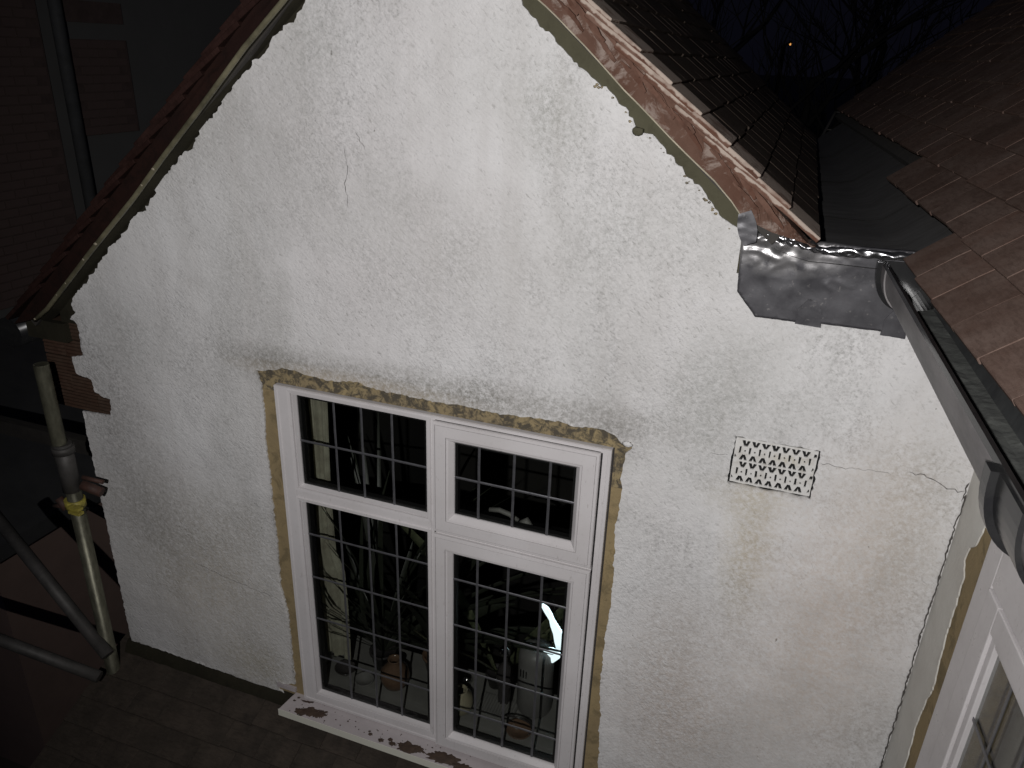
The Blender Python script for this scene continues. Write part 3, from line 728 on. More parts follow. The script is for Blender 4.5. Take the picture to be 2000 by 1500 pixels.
# ------------------------------------------------------------------ lead flashing on the wall
def lead_y(x, z):
    p = V((x, z, 0))
    e = .0022 * noise.noise(p * 7) + .0012 * noise.noise(p * 24)
    # hand-dressed crumple where the sheet folds over the verge end
    cx, cz = (x - .02) / .12, (z + .398 + .25 * max(0, x - .0) * 0) / .055
    k = math.exp(-(cx * cx + cz * cz)) + .8 * math.exp(-(((x + .07) / .04) ** 2 + ((z + .39) / .04) ** 2)) + .25 * math.exp(-(((x - .13) / .04) ** 2 + ((z + .50) / .018 - (x - .13) * 9) ** 2))
    rid = 1 - abs(noise.noise(V((x * 17 + 3, z * 30, 1)))) * 3.2
    e += k * (.009 * max(0, rid) + .004 * noise.noise(p * 40))
    return -(.004 + e)
pl = [(-.107, -.345), (-.080, -.372), (-.045, -.392), (0.0, -.405), (.05, -.407), (.09, -.398), (.20, -.400), (.305, -.398), (.316, -.420), (.312, -.605), (.255, -.601), (.196, -.602), (.125, -.602), (.062, -.606), (.0, -.606), (-.036, -.607), (-.0905, -.545), (-.0995, -.397)]
lead = sheet(jag([(x, z, .0006) for x, z in pl], .008, .0006, 9), [], -.006, .006, .005, lambda x, z: lead_y(x, z))
lf = lead.build('lead_flashing', M['lead'], None, loc=(0, 0, 0), recalc=True); lf.parent = house; lf.location = -V(house.location)
# crinkled dressing over the verge end
rl = MB(); n1, n2 = 90, 12; vs = []
for i in range(n1 + 1):
    s = i / n1; x = -.085 + s * .385
    if s < .45: k = s / .45; z = -.372 - .042 * k ** .9
    else: z = -.414 + .008 * (s - .45)
    amp = .014 * max(.12, 1 - s * 1.3)
    for j in range(n2 + 1):
        b = j / n2; a_ = b * pi * 1.0
        rr = .010 + .007 * noise.noise(V((s * 16, b * 2.5, 4))) * (1.4 - s)
        dx = amp * .6 * noise.noise(V((s * 28, b * 4, 2)))
        vs.append((x + dx, -.020 - rr * sin(a_) - amp * abs(noise.noise(V((s * 20, b * 3, 0)))), z + rr * cos(a_) + amp * .8 * noise.noise(V((s * 24, b * 3, 7)))))
rl.add(vs, [(i * (n2 + 1) + j, (i + 1) * (n2 + 1) + j, (i + 1) * (n2 + 1) + j + 1, i * (n2 + 1) + j + 1) for i in range(n1) for j in range(n2)], True)
M['lead_bright'] = simple('polished_dressed_lead', (.38, .38, .39), (.24, .24, .25), 20, .24, .25, 50, metal=.95)
rl.build('lead_roll', M['lead_bright'], house)
tg = MB(); vs = []
for i in range(13):
    k = i / 12
    for j in range(5):
        q = j / 4; wd = .014 + .008 * sin(k * pi)
        vs.append((-.098 + .018 * (1 - k) * 0 + (q - .5) * 2 * wd + k * .022, -.058 - .003 * noise.noise(V((k * 5, q * 3, 0))), -.335 - .075 * k + (q - .5) * .012))
tg.add(vs, [(i * 5 + j, i * 5 + 5 + j, i * 5 + 6 + j, i * 5 + 1 + j) for i in range(12) for j in range(4)], True)
tg.build('lead_tongue', M['lead'], house)
for cx, w0 in ((.093, .031), (.290, .028)):
    z0 = -.6085; p5 = [(cx - w0, z0), (cx - w0 * .95, z0 + .040), (cx - w0 * .35, z0 + .068), (cx + w0 * .3, z0 + .066), (cx + w0 * .95, z0 + .034), (cx + w0, z0 - .002)]
    sheet(jag([(x, z, .0006) for x, z in p5], .006, .0006, int(cx * 99)), [], -.0125, -.006, .008, lambda x, z: .001 * noise.noise(V((x * 30, z * 30, 0)))).build('lead_clip', M['lead'], house)

# ------------------------------------------------------------------ wing running towards the viewer on the right
C0 = V((.548, 0, 0)); U = V((.072, -1, 0)).normalized(); NW = V((-1, -.072, 0)).normalized()   # U towards the viewer, NW out of the wing wall
def wp(s, d, z): return C0 + U * s + NW * d + V((0, 0, z))
# wall (render, corner crack, cement strip, window)
M['stucco_side'] = simple('smooth_painted_return', (.62, .61, .57), (.52, .50, .46), 3, .9, .25, 60)
ret = sheet(jag([(0, -.50, 0), (.178, -.50, .0), (.178, -.93, .003), (.165, -.985, .005), (.150, -1.05, .006), (.112, -1.095, .007), (.110, -1.13, .005), (.138, -1.16, .005), (.141, -1.25, .004), (.143, -1.32, .004), (.158, -1.44, .004), (.172, -1.50, .004), (.150, -1.57, .005), (.140, -1.66, .004), (.154, -1.80, .004), (.150, -2.75, 0), (0, -2.75, 0)], .009, .003, 31), [], .0, -.0035, .02, lambda x, z: .002 * noise.noise(V((x * 9, z * 9, 5))), to3=lambda x, y, z: wp(x, y, z))
ret.build('side_render', M['stucco_side'], house, recalc=True)
wc = MB(); wc.box((-.1, -.30, -2.9), (.219, -.0037, -.45), lambda p: wp(p.x, p.y, p.z)); wc.build('wing_wall', M['beige'], house)
wc = MB(); wc.box((.2195, -.30, -.60), (1.6, -.02, -.45), lambda p: wp(p.x, p.y, p.z)); wc.build('wing_wall', M['beige'], house)
crack([(.5455, -1.00), (.543, -1.1), (.5445, -1.21), (.542, -1.48), (.5445, -1.7), (.544, -1.98), (.544, -2.4)], .0042, 12, y=-.0045, am=.0026)

# wing side window
wwin = MB()
def wb(a, b, mb=None): (mb or wwin).box(a, b, lambda p: wp(p.x, p.y, p.z))
wb((.222, -.03, -2.5), (.300, .002, -.62)); wb((.3002, -.03, -1.066), (1.6, .002, -.62))
wf = wwin.build('side_window', M['upvc'], house, bevel=.003)
sash = MB()
wb((.304, -.02, -2.5), (.378, .008, -1.0705), sash); wb((.3782, -.02, -1.136), (1.6, .008, -1.0705), sash)
wb((.3784, -.02, -2.5), (.402, .000, -1.1365), sash); wb((.4022, -.02, -1.155), (1.6, .000, -1.1365), sash)
sash.build('sash', M['upvc'], wf, bevel=.003)
gl_ = MB(); wb((.4022, -.014, -2.5), (1.6, -.012, -1.155), gl_); gl_.build('glass_pane', M['glass'], wf)
for s in (.505, .63, .755, .88): q = MB(); wb((s - .005, -.0115, -2.5), (s + .005, -.0095, -1.155), q); q.build('lead_strip', M['leadstrip'], wf)
for z in (-1.36, -1.57, -1.78): q = MB(); wb((.4022, -.0092, z - .005), (1.6, -.0075, z + .005), q); q.build('lead_strip', M['leadstrip'], wf)
q = MB(); vs = []
for i in range(61):
    s = .36 + i / 60 * 1.25; d = -.11 + .018 * sin(i * 1.1) + .008 * sin(i * 2.7)
    vs += [wp(s, d, -2.5), wp(s, d, -1.0)]
q.add(vs, [(2 * i, 2 * i + 2, 2 * i + 3, 2 * i + 1) for i in range(60)], True)
cw = q.build('curtain', M['curtain_grey'], None); tag(cw, 'grey net curtain hanging behind the side window glass at lower right', 'curtain')

# wing roof
pw = R(40); uW = (NW * -cos(pw) + V((0, 0, sin(pw)))).normalized(); nW = V((NW.x * sin(pw), NW.y * sin(pw), cos(pw)))
eW = V((.263, -.08, -.409))
def wskip(p, x, r): return False
# first course stops at the gable wall, higher courses run on beyond it over the valley
wroof = slope_deck('wing_roof', [eW + U * 1.4 + uW * .04 - nW * .028, eW - U * .02 + uW * .04 - nW * .028, eW - U * .02 + uW * 2.6 - nW * .028, eW + U * 1.4 + uW * 2.6 - nW * .028], .04, M['timber_dark'], house)
wroof2 = slope_deck('wing_roof', [eW - U * .021 + uW * .20 - nW * .03, eW - U * 3.6 + uW * .20 - nW * .03, eW - U * 3.6 + uW * 2.6 - nW * .03, eW - U * .021 + uW * 2.6 - nW * .03], .04, M['timber_dark'], house)
tiles(wroof, eW - nW * .030 - U * 3.6, U, uW, [M['tile_red']], 31, 20, gauge=.113, limit=300, tilt=R(5.0), start=.0074, skip=lambda p, x, r: (r == 0 and x < 3.55) or (r == 1 and x < 2.6))

# valley lining between the two roofs
def lead_sheet(s0, s1, seed):
    mb = MB(); n = 16; mcol = 14; vs = []
    for i in range(n + 1):
        y = s0 + (s1 - s0) * i / n
        for j in range(mcol + 1):
            k = j / mcol; x = -.02 + .60 * k - .072 * y
            zf = -.445 + (.0 if k < .55 else (k - .55) * .60 * .80) + (.18 * max(0, .12 - k))
            zz = zf + .004 * noise.noise(V((x * 7, y * 4, 1)))
            vs.append((x, y, zz))
    b = len(vs)
    mb.add(vs, [(i * (mcol + 1) + j, (i + 1) * (mcol + 1) + j, (i + 1) * (mcol + 1) + j + 1, i * (mcol + 1) + j + 1) for i in range(n) for j in range(mcol)], True)
    # turned-down front edge
    e = [V(p) + V((0, .004, -.004)) for p in vs[:mcol + 1]]
    return mb
vl = lead_sheet(-.02, .66, 1).build('valley_lining', M['lead_valley'], house, recalc=False)
for k, (a, b) in enumerate(((.62, 1.45), (1.40, 2.30), (2.25, 3.2))):
    mb = lead_sheet(a, b, k + 2); mb.v = [p + V((0, 0, .005 * (k + 1))) for p in mb.v]
    mb.build('lead_sheet', M['lead_valley'], vl, recalc=False)
hp = MB(); hp.box((.0, .017, -.62), (.56, .10, -.452)); hp.build('parapet_core', M['lead_valley'], house)

# gutter
gr = .056; GB = .096; GU = V((.050, -1, 0)).normalized(); GN = V((-1, -.050, 0)).normalized()
def gpt(s, a, r): # a: 0 = outer rim, pi = house side rim; a deep rounded profile
    ctr = V((.2865, -.08, -.420)) + GU * s
    return ctr + GN * (r * cos(a)) + V((0, 0, -(r + GB - gr) * sin(a) ** .8 if sin(a) > 0 else -r * sin(a)))
def gut(s0, s1, r0, r1, name, mat, parent, a0=0, a1=pi, nseg=26, ns=12):
    mb = MB(); vs = []; m2 = nseg + 1
    for i in range(ns + 1):
        s = s0 + (s1 - s0) * i / ns
        vs += [gpt(s, a0 + (a1 - a0) * j / nseg, r1) for j in range(m2)] + [gpt(s, a0 + (a1 - a0) * (nseg - j) / nseg, r0) for j in range(m2)]
    K = 2 * m2
    fs = [(i * K + j, i * K + (j + 1) % K, (i + 1) * K + (j + 1) % K, (i + 1) * K + j) for i in range(ns) for j in range(K)]
    mb.add(vs, fs + [tuple(range(K))[::-1], tuple(ns * K + j for j in range(K))], False)
    return mb.build(name, mat, parent)
gut_o = gut(.0, 1.6, gr - .0015, gr, 'gutter', M['gutter_out'], house)
gut(.0, 1.6, gr - .0035, gr - .0017, 'gutter_liner', M['gutter_in'], gut_o)
gut(-.012, 1.6, gr - .0034, gr + .004, 'gutter_rim', M['gutter_clean'], gut_o, -.10, .02, 3)
gut(-.045, -.020, gr + .001, gr + .014, 'gutter_seal_band', M['gutter_clean'], gut_o)
gut(-.045, .105, gr - .006, gr - .0038, 'gutter_union_liner', M['gutter_clean'], gut_o)
e = MB(); pts = [gpt(-.046, pi * j / 24, gr + .005) for j in range(25)]; pts2 = [p - GU * .004 for p in pts]
e.add(pts + pts2, [tuple(range(25)), tuple(range(49, 24, -1))] + [(j, (j + 1) % 25, 25 + (j + 1) % 25, 25 + j) for j in range(25)]); e.build('gutter_stop_end', M['gutter_clean'], gut_o)
gut(.985, 1.01, gr + .002, gr + .016, 'gutter_bracket', M['gutter_clean'], gut_o)
gut(1.011, 1.10, gr + .001, gr + .007, 'gutter_union', M['gutter_clean'], gut_o)
gut(-.019, .03, gr + .0005, gr + .004, 'gutter_union', M['gutter_out'], gut_o)
# debris in the gutter bottom
db = MB(); vs = []; ns, ms = 60, 6
for i in range(ns + 1):
    s = .11 + 1.2 * i / ns
    for j in range(ms + 1):
        a = pi * (.30 + .48 * j / ms)
        vs.append(gpt(s, a, gr - .008 - .018 * sin(pi * j / ms) - .005 * noise.noise(V((s * 22, j * .7, 0)))))
db.add(vs, [(i * (ms + 1) + j, (i + 1) * (ms + 1) + j, (i + 1) * (ms + 1) + j + 1, i * (ms + 1) + j + 1) for i in range(ns) for j in range(ms)])
db.build('gutter_silt', simple('black_gutter_silt', (.060, .063, .058), (.03, .032, .03), 30, .9, .6, 60), gut_o)
fb = MB(); fb.box((.0, .155, -.60), (1.6, .175, -.44), lambda p: wp(p.x, p.y, p.z)); fb.build('fascia_board', M['soffit'], house)
fb = MB(); fb.box((.0, .0, -.60), (1.6, .154, -.588), lambda p: wp(p.x, p.y, p.z)); fb.build('soffit_board', M['soffit'], house)

# ------------------------------------------------------------------ the leaded window in the gable
def ring(mb, x0, x1, z0, z1, prof):
    """mitred picture frame: prof = list of (inset, y)"""
    vs = []
    for d, y in prof: vs += [(x0 + d, y, z0 + d), (x1 - d, y, z0 + d), (x1 - d, y, z1 - d), (x0 + d, y, z1 - d)]
    mb.add(vs, [(4 * i + j, 4 * i + (j + 1) % 4, 4 * i + 4 + (j + 1) % 4, 4 * i + 4 + j) for i in range(len(prof) - 1) for j in range(4)])
    return mb
YF = -.006
fr = MB()
fx0, fx1, fz0, fz1 = -1.556, -.373, -2.487, -1.069
fr.box((fx0, YF, fz0), (fx0 + .052, .06, fz1)); fr.box((fx1 - .030, YF, fz0), (fx1, .06, fz1))
fr.box((fx0 + .052, YF, fz1 - .018), (fx1 - .030, .06, fz1)); fr.box((fx0 + .052, YF, fz0), (fx1 - .030, .06, fz0 + .040))
mx0, mx1 = -.966, -.950
fr.box((mx0, YF, fz0 + .040), (mx1, .06, fz1 - .018))
fr.box((fx0 + .052, YF, -1.505), (mx0, .06, -1.468)); fr.box((mx1, YF, -1.510), (fx1 - .030, .06, -1.490))
win = fr.build('window', M['upvc'], house, bevel=.0022)
def bead_frame(x0, x1, z0, z1, name='glazing_bead'):
    mb = ring(MB(), x0, x1, z0, z1, [(0, .02), (0, YF - .001), (.002, YF - .005), (.012, YF - .004), (.0128, YF + .005), (.0145, YF + .005), (.0153, YF + .001), (.017, YF + .001), (.022, .012), (.022, .03)])
    return mb.build(name, M['upvc'], win)
lights = []
bead_frame(-1.503, -.964, -1.473, -1.075 - .0); lights.append((-1.478, -.986, -1.451, -1.097))
bead_frame(-1.503, -.964, -2.450, -1.500); lights.append((-1.478, -.988, -2.428, -1.521))
# outer step on the left and top members
o_ = ring(MB(), fx0 + .001, fx1 - .001, fz0 + .001, fz1 - .001, [(0, .03), (0, YF - .0025), (.010, YF - .0025), (.0115, YF + .001)]); o_.build('frame_lip', M['upvc'], win)
def sash_frame(x0, x1, z0, z1, gx0, gx1, gz0, gz1, name='sash'):
    mb = MB(); I = [(x0, x1, z0, z1), (gx0, gx1, gz0, gz1)]
    def q(t, dy):  # t 0..1 from outer to glass edge
        return [(x0 + (gx0 - x0) * t, dy, z0 + (gz0 - z0) * t), (x1 + (gx1 - x1) * t, dy, z0 + (gz0 - z0) * t), (x1 + (gx1 - x1) * t, dy, z1 + (gz1 - z1) * t), (x0 + (gx0 - x0) * t, dy, z1 + (gz1 - z1) * t)]
    prof = [(0, .01), (0, -.016), (.03, -.021), (.125, -.0215), (.128, -.016), (.148, -.016), (.151, -.0215), (.60, -.0225), (.672, -.0225), (.676, -.0165), (.698, -.0165), (.702, -.021), (.80, -.0195), (.97, -.004), (1.0, .0), (1.0, .02)]
    vs = []
    for t, y in prof: vs += q(t, y)
    mb.add(vs, [(4 * i + j, 4 * i + (j + 1) % 4, 4 * i + 4 + (j + 1) % 4, 4 * i + 4 + j) for i in range(len(prof) - 1) for j in range(4)])
    return mb.build(name, M['upvc'], win)
sash_frame(-.953, -.404, -1.495, -1.083, -.883, -.478, -1.424, -1.154); lights.append((-.885, -.476, -1.426, -1.152))
sash_frame(-.953, -.404, -2.482, -1.508, -.887, -.478, -2.412, -1.583); lights.append((-.889, -.476, -2.414, -1.581))
# joint lines of the sashes (dark seals standing in the gaps)
for z in ((-1.081), (-1.502)):
    q = MB(); q.box((-.948, -.0068, z - .002), (-.406, .01, z + .002)); q.build('seal', M['seal'], win)
q = MB(); q.box((-.9485, -.0068, -2.48), (-.9535, .01, -1.085)); q.build('seal', M['seal'], win)
q = MB(); q.box((-.4035, -.0068, -2.48), (-.3995, .01, -1.085)); q.build('seal', M['seal'], win)
# mitre scratches at sash corners
# glass, leads, black spacer bars
grid = {0: ([-1.335, -1.230, -1.115], [-1.275]), 1: ([-1.339, -1.222, -1.111], [-1.666, -1.861, -2.058, -2.252]), 2: ([-.799, -.680, -.561], [-1.283]), 3: ([-.798, -.686, -.567], [-1.692, -1.893, -2.094, -2.290])}
for k, (x0, x1, z0, z1) in enumerate(lights):
    yg = .012 if k < 2 else .004
    q = MB(); q.add([(x0, yg, z0), (x1, yg, z0), (x1, yg, z1), (x0, yg, z1)], [(0, 1, 2, 3)]); q.v += [p + V((0, .024, 0)) for p in q.v]; q.f.append((7, 6, 5, 4)); q.sm.append(False)
    q.build('glass_pane', M['glass'], win, recalc=False)
    ring(MB(), x0 - .001, x1 + .001, z0 - .001, z1 + .001, [(0, yg + .002), (.012, yg + .002), (.012, yg + .022)]).build('spacer_bar', M['seal'], win, recalc=False)
    xs, zs = grid[k]
    for x in xs:
        for yy, ww in ((yg, -1),):
            mb = MB(); path = []; h = .0045
            z = z0; segs = 14
            vs = []
            for i in range(segs + 1):
                zz = z0 + (z1 - z0) * i / segs; e = .0008 * noise.noise(V((x * 50, zz * 20, 0)))
                vs += [(x - h + e, yy - .0003, zz), (x - h * .5 + e, yy - .0022, zz), (x + h * .5 + e, yy - .0022, zz), (x + h + e, yy - .0003, zz)]
            mb.add(vs, [(4 * i + j, 4 * i + 4 + j, 4 * i + 5 + j, 4 * i + 1 + j) for i in range(segs) for j in range(3)], True)
            mb.build('lead_strip', M['leadstrip'], win)
    for z in zs:
        mb = MB(); h = .0045; vs = []
        for i in range(13):
            xx = x0 + (x1 - x0) * i / 12; e = .0008 * noise.noise(V((xx * 50, z * 20, 4)))
            vs += [(xx, yg - .0006, z - h + e), (xx, yg - .0028, z - h * .5 + e), (xx, yg - .0028, z + h * .5 + e), (xx, yg - .0006, z + h + e)]
        mb.add(vs, [(4 * i + j, 4 * i + 4 + j, 4 * i + 5 + j, 4 * i + 1 + j) for i in range(12) for j in range(3)], True)
        mb.build('lead_strip', M['leadstrip'], win)
# pale handle behind the top right light
hd = MB(); vs = []
hd.tube([(-.775, .045, -1.405), (-.74, .047, -1.400), (-.705, .048, -1.408), (-.672, .046, -1.423)], [.008, .009, .009, .007], 8)
hd.tube([(-.665, .045, -1.43), (-.645, .045, -1.418), (-.625, .045, -1.44)], [.009, .016, .010], 8)
hd.build('window_handle', M['inner_sill'], win)
# sill and sub-sill
sl = MB(); vs = []
SL = [(-1.628, -.082), (-1.628, -.010), (-1.590, .020)]
sl.add([(-1.628, -.085, -2.500), (-.20, -.085, -2.506), (-.20, .02, -2.492), (-1.604, .02, -2.488), (-1.628, -.085, -2.532), (-.20, -.085, -2.538), (-.20, .02, -2.524), (-1.604, .02, -2.520)], [(0, 1, 2, 3), (7, 6, 5, 4), (0, 4, 5, 1), (1, 5, 6, 2), (2, 6, 7, 3), (3, 7, 4, 0)])
sl.build('sill', M['upvc_grey'], win, bevel=.002)
sf = MB(); sf.add([(-1.630, -.0865, -2.4995), (-.20, -.0865, -2.5055), (-.20, -.0852, -2.5055), (-1.630, -.0852, -2.4995), (-1.630, -.0865, -2.533), (-.20, -.0865, -2.539), (-.20, -.0852, -2.539), (-1.630, -.0852, -2.533)], [(0, 1, 2, 3), (7, 6, 5, 4), (0, 4, 5, 1), (1, 5, 6, 2), (2, 6, 7, 3), (3, 7, 4, 0)])
sf.build('sill_nosing', simple('cream_sill_edge', (.72, .71, .62), (.64, .63, .55), 3, .35), win)  # edge strip paler and creamier than the sill
ss = MB(); ss.add([(-1.545, -.030, -2.4925), (-.93, -.030, -2.4955), (-.93, .01, -2.4865), (-1.553, .01, -2.4865), (-1.545, -.030, -2.500), (-.93, -.030, -2.503), (-.93, .01, -2.499), (-1.553, .01, -2.499)], [(0, 1, 2, 3), (7, 6, 5, 4), (0, 4, 5, 1), (1, 5, 6, 2), (2, 6, 7, 3), (3, 7, 4, 0)])
ss.build('sub_sill', M['upvc_grey'], win)
def smear(cx, cy, rx, ry, seed, rot=0.0):
    n = 46; pts = []
    for k in range(n):
        a = 2 * pi * k / n; e = 1 + .55 * noise.noise(V((cos(a) * 2.2 + seed, sin(a) * 2.2, 0))) + .35 * noise.noise(V((cos(a) * 7 + seed, sin(a) * 7, 3)))
        x = rx * cos(a) * e; y = ry * sin(a) * e; y2 = min(max(cy + x * sin(rot) + y * cos(rot), -.0845), .004); pts.append((cx + x * cos(rot) - y * sin(rot), y2))
    mb = MB()
    def top(x, y): return -2.500 - .006 * (x + 1.628) / 1.43 + (y + .085) / .105 * .0125 + .0008
    vs = [(x, y, top(x, y)) for x, y in pts] + [(cx + (x - cx) * .75, cy + (y - cy) * .75, top(cx, cy + (y - cy) * .75) + .0015 + .0015 * noise.noise(V((x * 60, y * 60, seed)))) for x, y in pts] + [(cx, cy, top(cx, cy) + .003)]
    mb.add(vs, [(k, (k + 1) % n, n + (k + 1) % n, n + k) for k in range(n)] + [(n + k, n + (k + 1) % n, 2 * n) for k in range(n)], True)
    return mb.build('mud_smear', M['mud'], win)
smear(-1.505, -.058, .050, .020, 1, .35); smear(-1.455, -.050, .030, .018, 9, .6); smear(-1.54, -.062, .025, .008, 4)
smear(-1.045, -.062, .050, .022, 2, .2); smear(-1.00, -.052, .025, .008, 12, -.4); smear(-.905, -.055, .06, .024, 3, .1); smear(-.82, -.066, .05, .016, 6)
smear(-1.53, -.016, .030, .007, 15, .1); smear(-.70, -.06, .05, .012, 8)
for k, (x, y, r) in enumerate(((-1.215, -.060, .009), (-1.225, -.050, .006), (-1.165, -.070, .012), (-1.13, -.055, .011), (-1.115, -.068, .014), (-1.33, -.04, .004), (-1.30, -.03, .003), (-1.38, -.05, .003), (-1.10, -.02, .004), (-1.40, -.022, .003), (-1.20, -.035, .0025), (-1.27, -.058, .0025), (-1.35, -.066, .003), (-1.42, -.07, .003), (-1.59, -.03, .005), (-1.58, -.012, .006), (-.96, -.03, .004), (-.93, -.02, .003))): smear(x, y, r, r * .7, 20 + k)
for k in range(40):
    smear(rnd.uniform(-1.60, -.8), rnd.uniform(-.08, -.005), rnd.uniform(.001, .0025), rnd.uniform(.001, .002), 70 + k)
# dirt line left of the sill
q = MB(); q.box((-1.69, -.004, -2.478), (-1.60, .016, -2.458)); q.build('slate_packer', M['upvc_grey'], house)

# ------------------------------------------------------------------ room behind the window
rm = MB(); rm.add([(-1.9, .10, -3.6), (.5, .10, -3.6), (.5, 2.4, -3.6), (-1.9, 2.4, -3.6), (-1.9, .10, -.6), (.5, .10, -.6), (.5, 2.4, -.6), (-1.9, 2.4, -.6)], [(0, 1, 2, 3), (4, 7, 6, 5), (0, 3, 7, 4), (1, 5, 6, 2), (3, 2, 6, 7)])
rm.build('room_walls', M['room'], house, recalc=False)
isl = MB(); isl.box((-1.545, .0605, -2.475), (-.385, .36, -2.445)); isl.build('inner_sill', M['inner_sill'], house, bevel=.004)
jb = MB(); jb.box((-1.60, .061, -2.6), (-1.5475, .30, -1.06)); jb.box((-.383, .061, -2.6), (-.33, .30, -1.06)); jb.box((-1.545, .061, -1.075), (-.385, .30, -1.04)); jb.build('inner_reveal', M['inner_sill'], house)
IZ = -2.4449
q = MB(); vs = []
nx_ = 26
for i in range(nx_ + 1):
    k = i / nx_; y = .15 + .012 * sin(k * 13) + .005 * sin(k * 31)
    for zz in range(15):
        z = -1.10 - 1.28 * zz / 14; flare = .012 * sin(zz * .8)
        x1 = -1.455 + (.03 if z < -1.9 else 0)
        vs.append((-1.537 + (x1 + 1.535) * k, y + .01 * sin(zz * .5 + k * 2), z))
q.add(vs, [(i * 15 + j, (i + 1) * 15 + j, (i + 1) * 15 + j + 1, i * 15 + j + 1) for i in range(nx_) for j in range(14)], True)
tag(q.build('curtain', M['curtain']), 'pale green patterned curtain hanging at the left inside the main window', 'curtain')

def plant(name, base, hgt, spread, nleaf, mat, pot_mat, label, seed, pr=.05, droop=.5, lw=.012):
    r_ = random.Random(seed); base = V(base); e = empty(name, base, label, 'plant')
    MB().lathe(base, [(pr * .1, .001), (pr * .7, .001), (pr * .95, pr * 1.4), (pr * 1.05, pr * 1.4), (pr * 1.05, pr * 1.6), (pr * .9, pr * 1.6), (pr * .85, pr * 1.35), (.001, pr * 1.35)], 20).build('plant_pot', pot_mat, e)
    mbs = MB()
    for k in range(nleaf):
        az = r_.uniform(0, 2 * pi); L = hgt * r_.uniform(.6, 1.1); el = r_.uniform(.5, 1.45); sp = spread * r_.uniform(.5, 1.1)
        p = base + V((0, 0, pr * 1.4)); d = V((cos(az) * cos(el), sin(az) * cos(el) * .5, sin(el))); side = V((-sin(az), cos(az), .15)).normalized()
        vs = []; ns = 7
        for i in range(ns + 1):
            t_ = i / ns; wd = lw * sin(pi * min(1, t_ * .93 + .05)) ** .7 * r_.uniform(.9, 1.1)
            vs += [p + side * wd, p + V((0, 0, -wd * .4)), p - side * wd]
            p = p + d * (L / ns); d = (d + V((cos(az) * sp * .15, sin(az) * sp * .07, -droop * .28 * t_))).normalized()
            if p.y < .075: p.y = .075
        mbs.add(vs, [(3 * i + j, 3 * i + 3 + j, 3 * i + 4 + j, 3 * i + 1 + j) for i in range(ns) for j in (0, 1)], True)
    tag(mbs.build('leaves', mat, e), kind='stuff')
    return e
plant('house_plant', (-1.32, .24, IZ), 1.05, 1.0, 46, M['leaf'], M['dark_glaze'], 'tall spiky dark houseplant behind the left window lights', 4, .055, .45, .010)
plant('house_plant', (-1.10, .30, IZ), .62, 1.4, 15, M['leaf'], M['terra'], 'broad leaved dark houseplant beside the round vase', 9, .055, .8, .026)
plant('house_plant', (-.83, .32, IZ), .95, .7, 6, M['leaf_pale'], M['dark_glaze'], 'tall thin striped plant behind the opening casement', 12, .045, .9, .030)
def lathe_thing(name, c, prof, mat, label, cat, n=30):
    mb = MB().lathe(c, prof, n); return tag(mb.build(name, mat, None, loc=c), label, cat)
lathe_thing('vase', (-1.215, .15, IZ), [(.001, .001), (.028, .001), (.050, .025), (.062, .06), (.056, .095), (.030, .125), (.022, .140), (.028, .150), (.024, .150), (.018, .14), (.02, .12)], M['terra'], 'round glossy terracotta vase on the sill behind the lower left light', 'vase')
lathe_thing('bowl', (-1.445, .14, IZ), [(.001, .001), (.020, .001), (.044, .030), (.046, .034), (.040, .032), (.018, .008), (.001, .006)], M['dark_glaze'], 'small dark bowl at the left end of the inner sill', 'bowl')
lathe_thing('bowl', (-1.345, .12, IZ), [(.001, .001), (.020, .001), (.040, .020), (.042, .024), (.036, .022), (.018, .008), (.001, .006)], M['greyplastic'], 'small pale dish between the dark bowl and the terracotta vase', 'bowl')
lathe_thing('jar', (-.915, .135, IZ), [(.001, .001), (.030, .001), (.048, .020), (.053, .055), (.047, .085), (.030, .105), (.030, .112), (.025, .112), (.022, .10)], M['cream'], 'glossy cream pot with torch glints behind the lower right casement', 'jar')
M['glint_steel'] = simple('glint_ball_steel', (.6, .6, .58), rough=.12, metal=1.0)
lathe_thing('ball', (-.945, .275, IZ), [(.001, .0), (.014, .004), (.022, .022), (.014, .040), (.001, .044)], M['glint_steel'], 'small steel ball added to catch torch glints beside the cream pot', 'ball')  # added ball, there only to carry the torch glints
# canister with three short dark marks
cn = empty('canister', (-.645, .27, IZ), 'tall pale grey canister with three short dark marks in the lower right casement', 'canister')
MB().lathe((-.645, .27, IZ), [(.001, .001), (.068, .001), (.072, .01), (.072, .26), (.066, .292), (.045, .312), (.001, .318)], 32).build('body', M['greyplastic'], cn)
for k in range(3):
    q = MB(); q.box((-.690 + k * .012, .1995 + (.0022 if k == 0 else 0), IZ + .20), (-.686 + k * .012, .2035, IZ + .235)); q.build('mark', M['seal'], cn)
# ribbed tray
tr = empty('ribbed_tray', (-.78, .20, IZ), 'low pale ribbed tray on the sill beside the cream pot', 'tray')
q = MB(); q.box((-.865, .155, IZ), (-.70, .25, IZ + .012)); q.build('base', M['inner_sill'], tr)
for k in range(14):
    q = MB(); x = -.860 + k * .0118; q.box((x, .157, IZ + .0122), (x + .005, .248, IZ + .018)); q.build('rib', M['greyplastic'], tr)
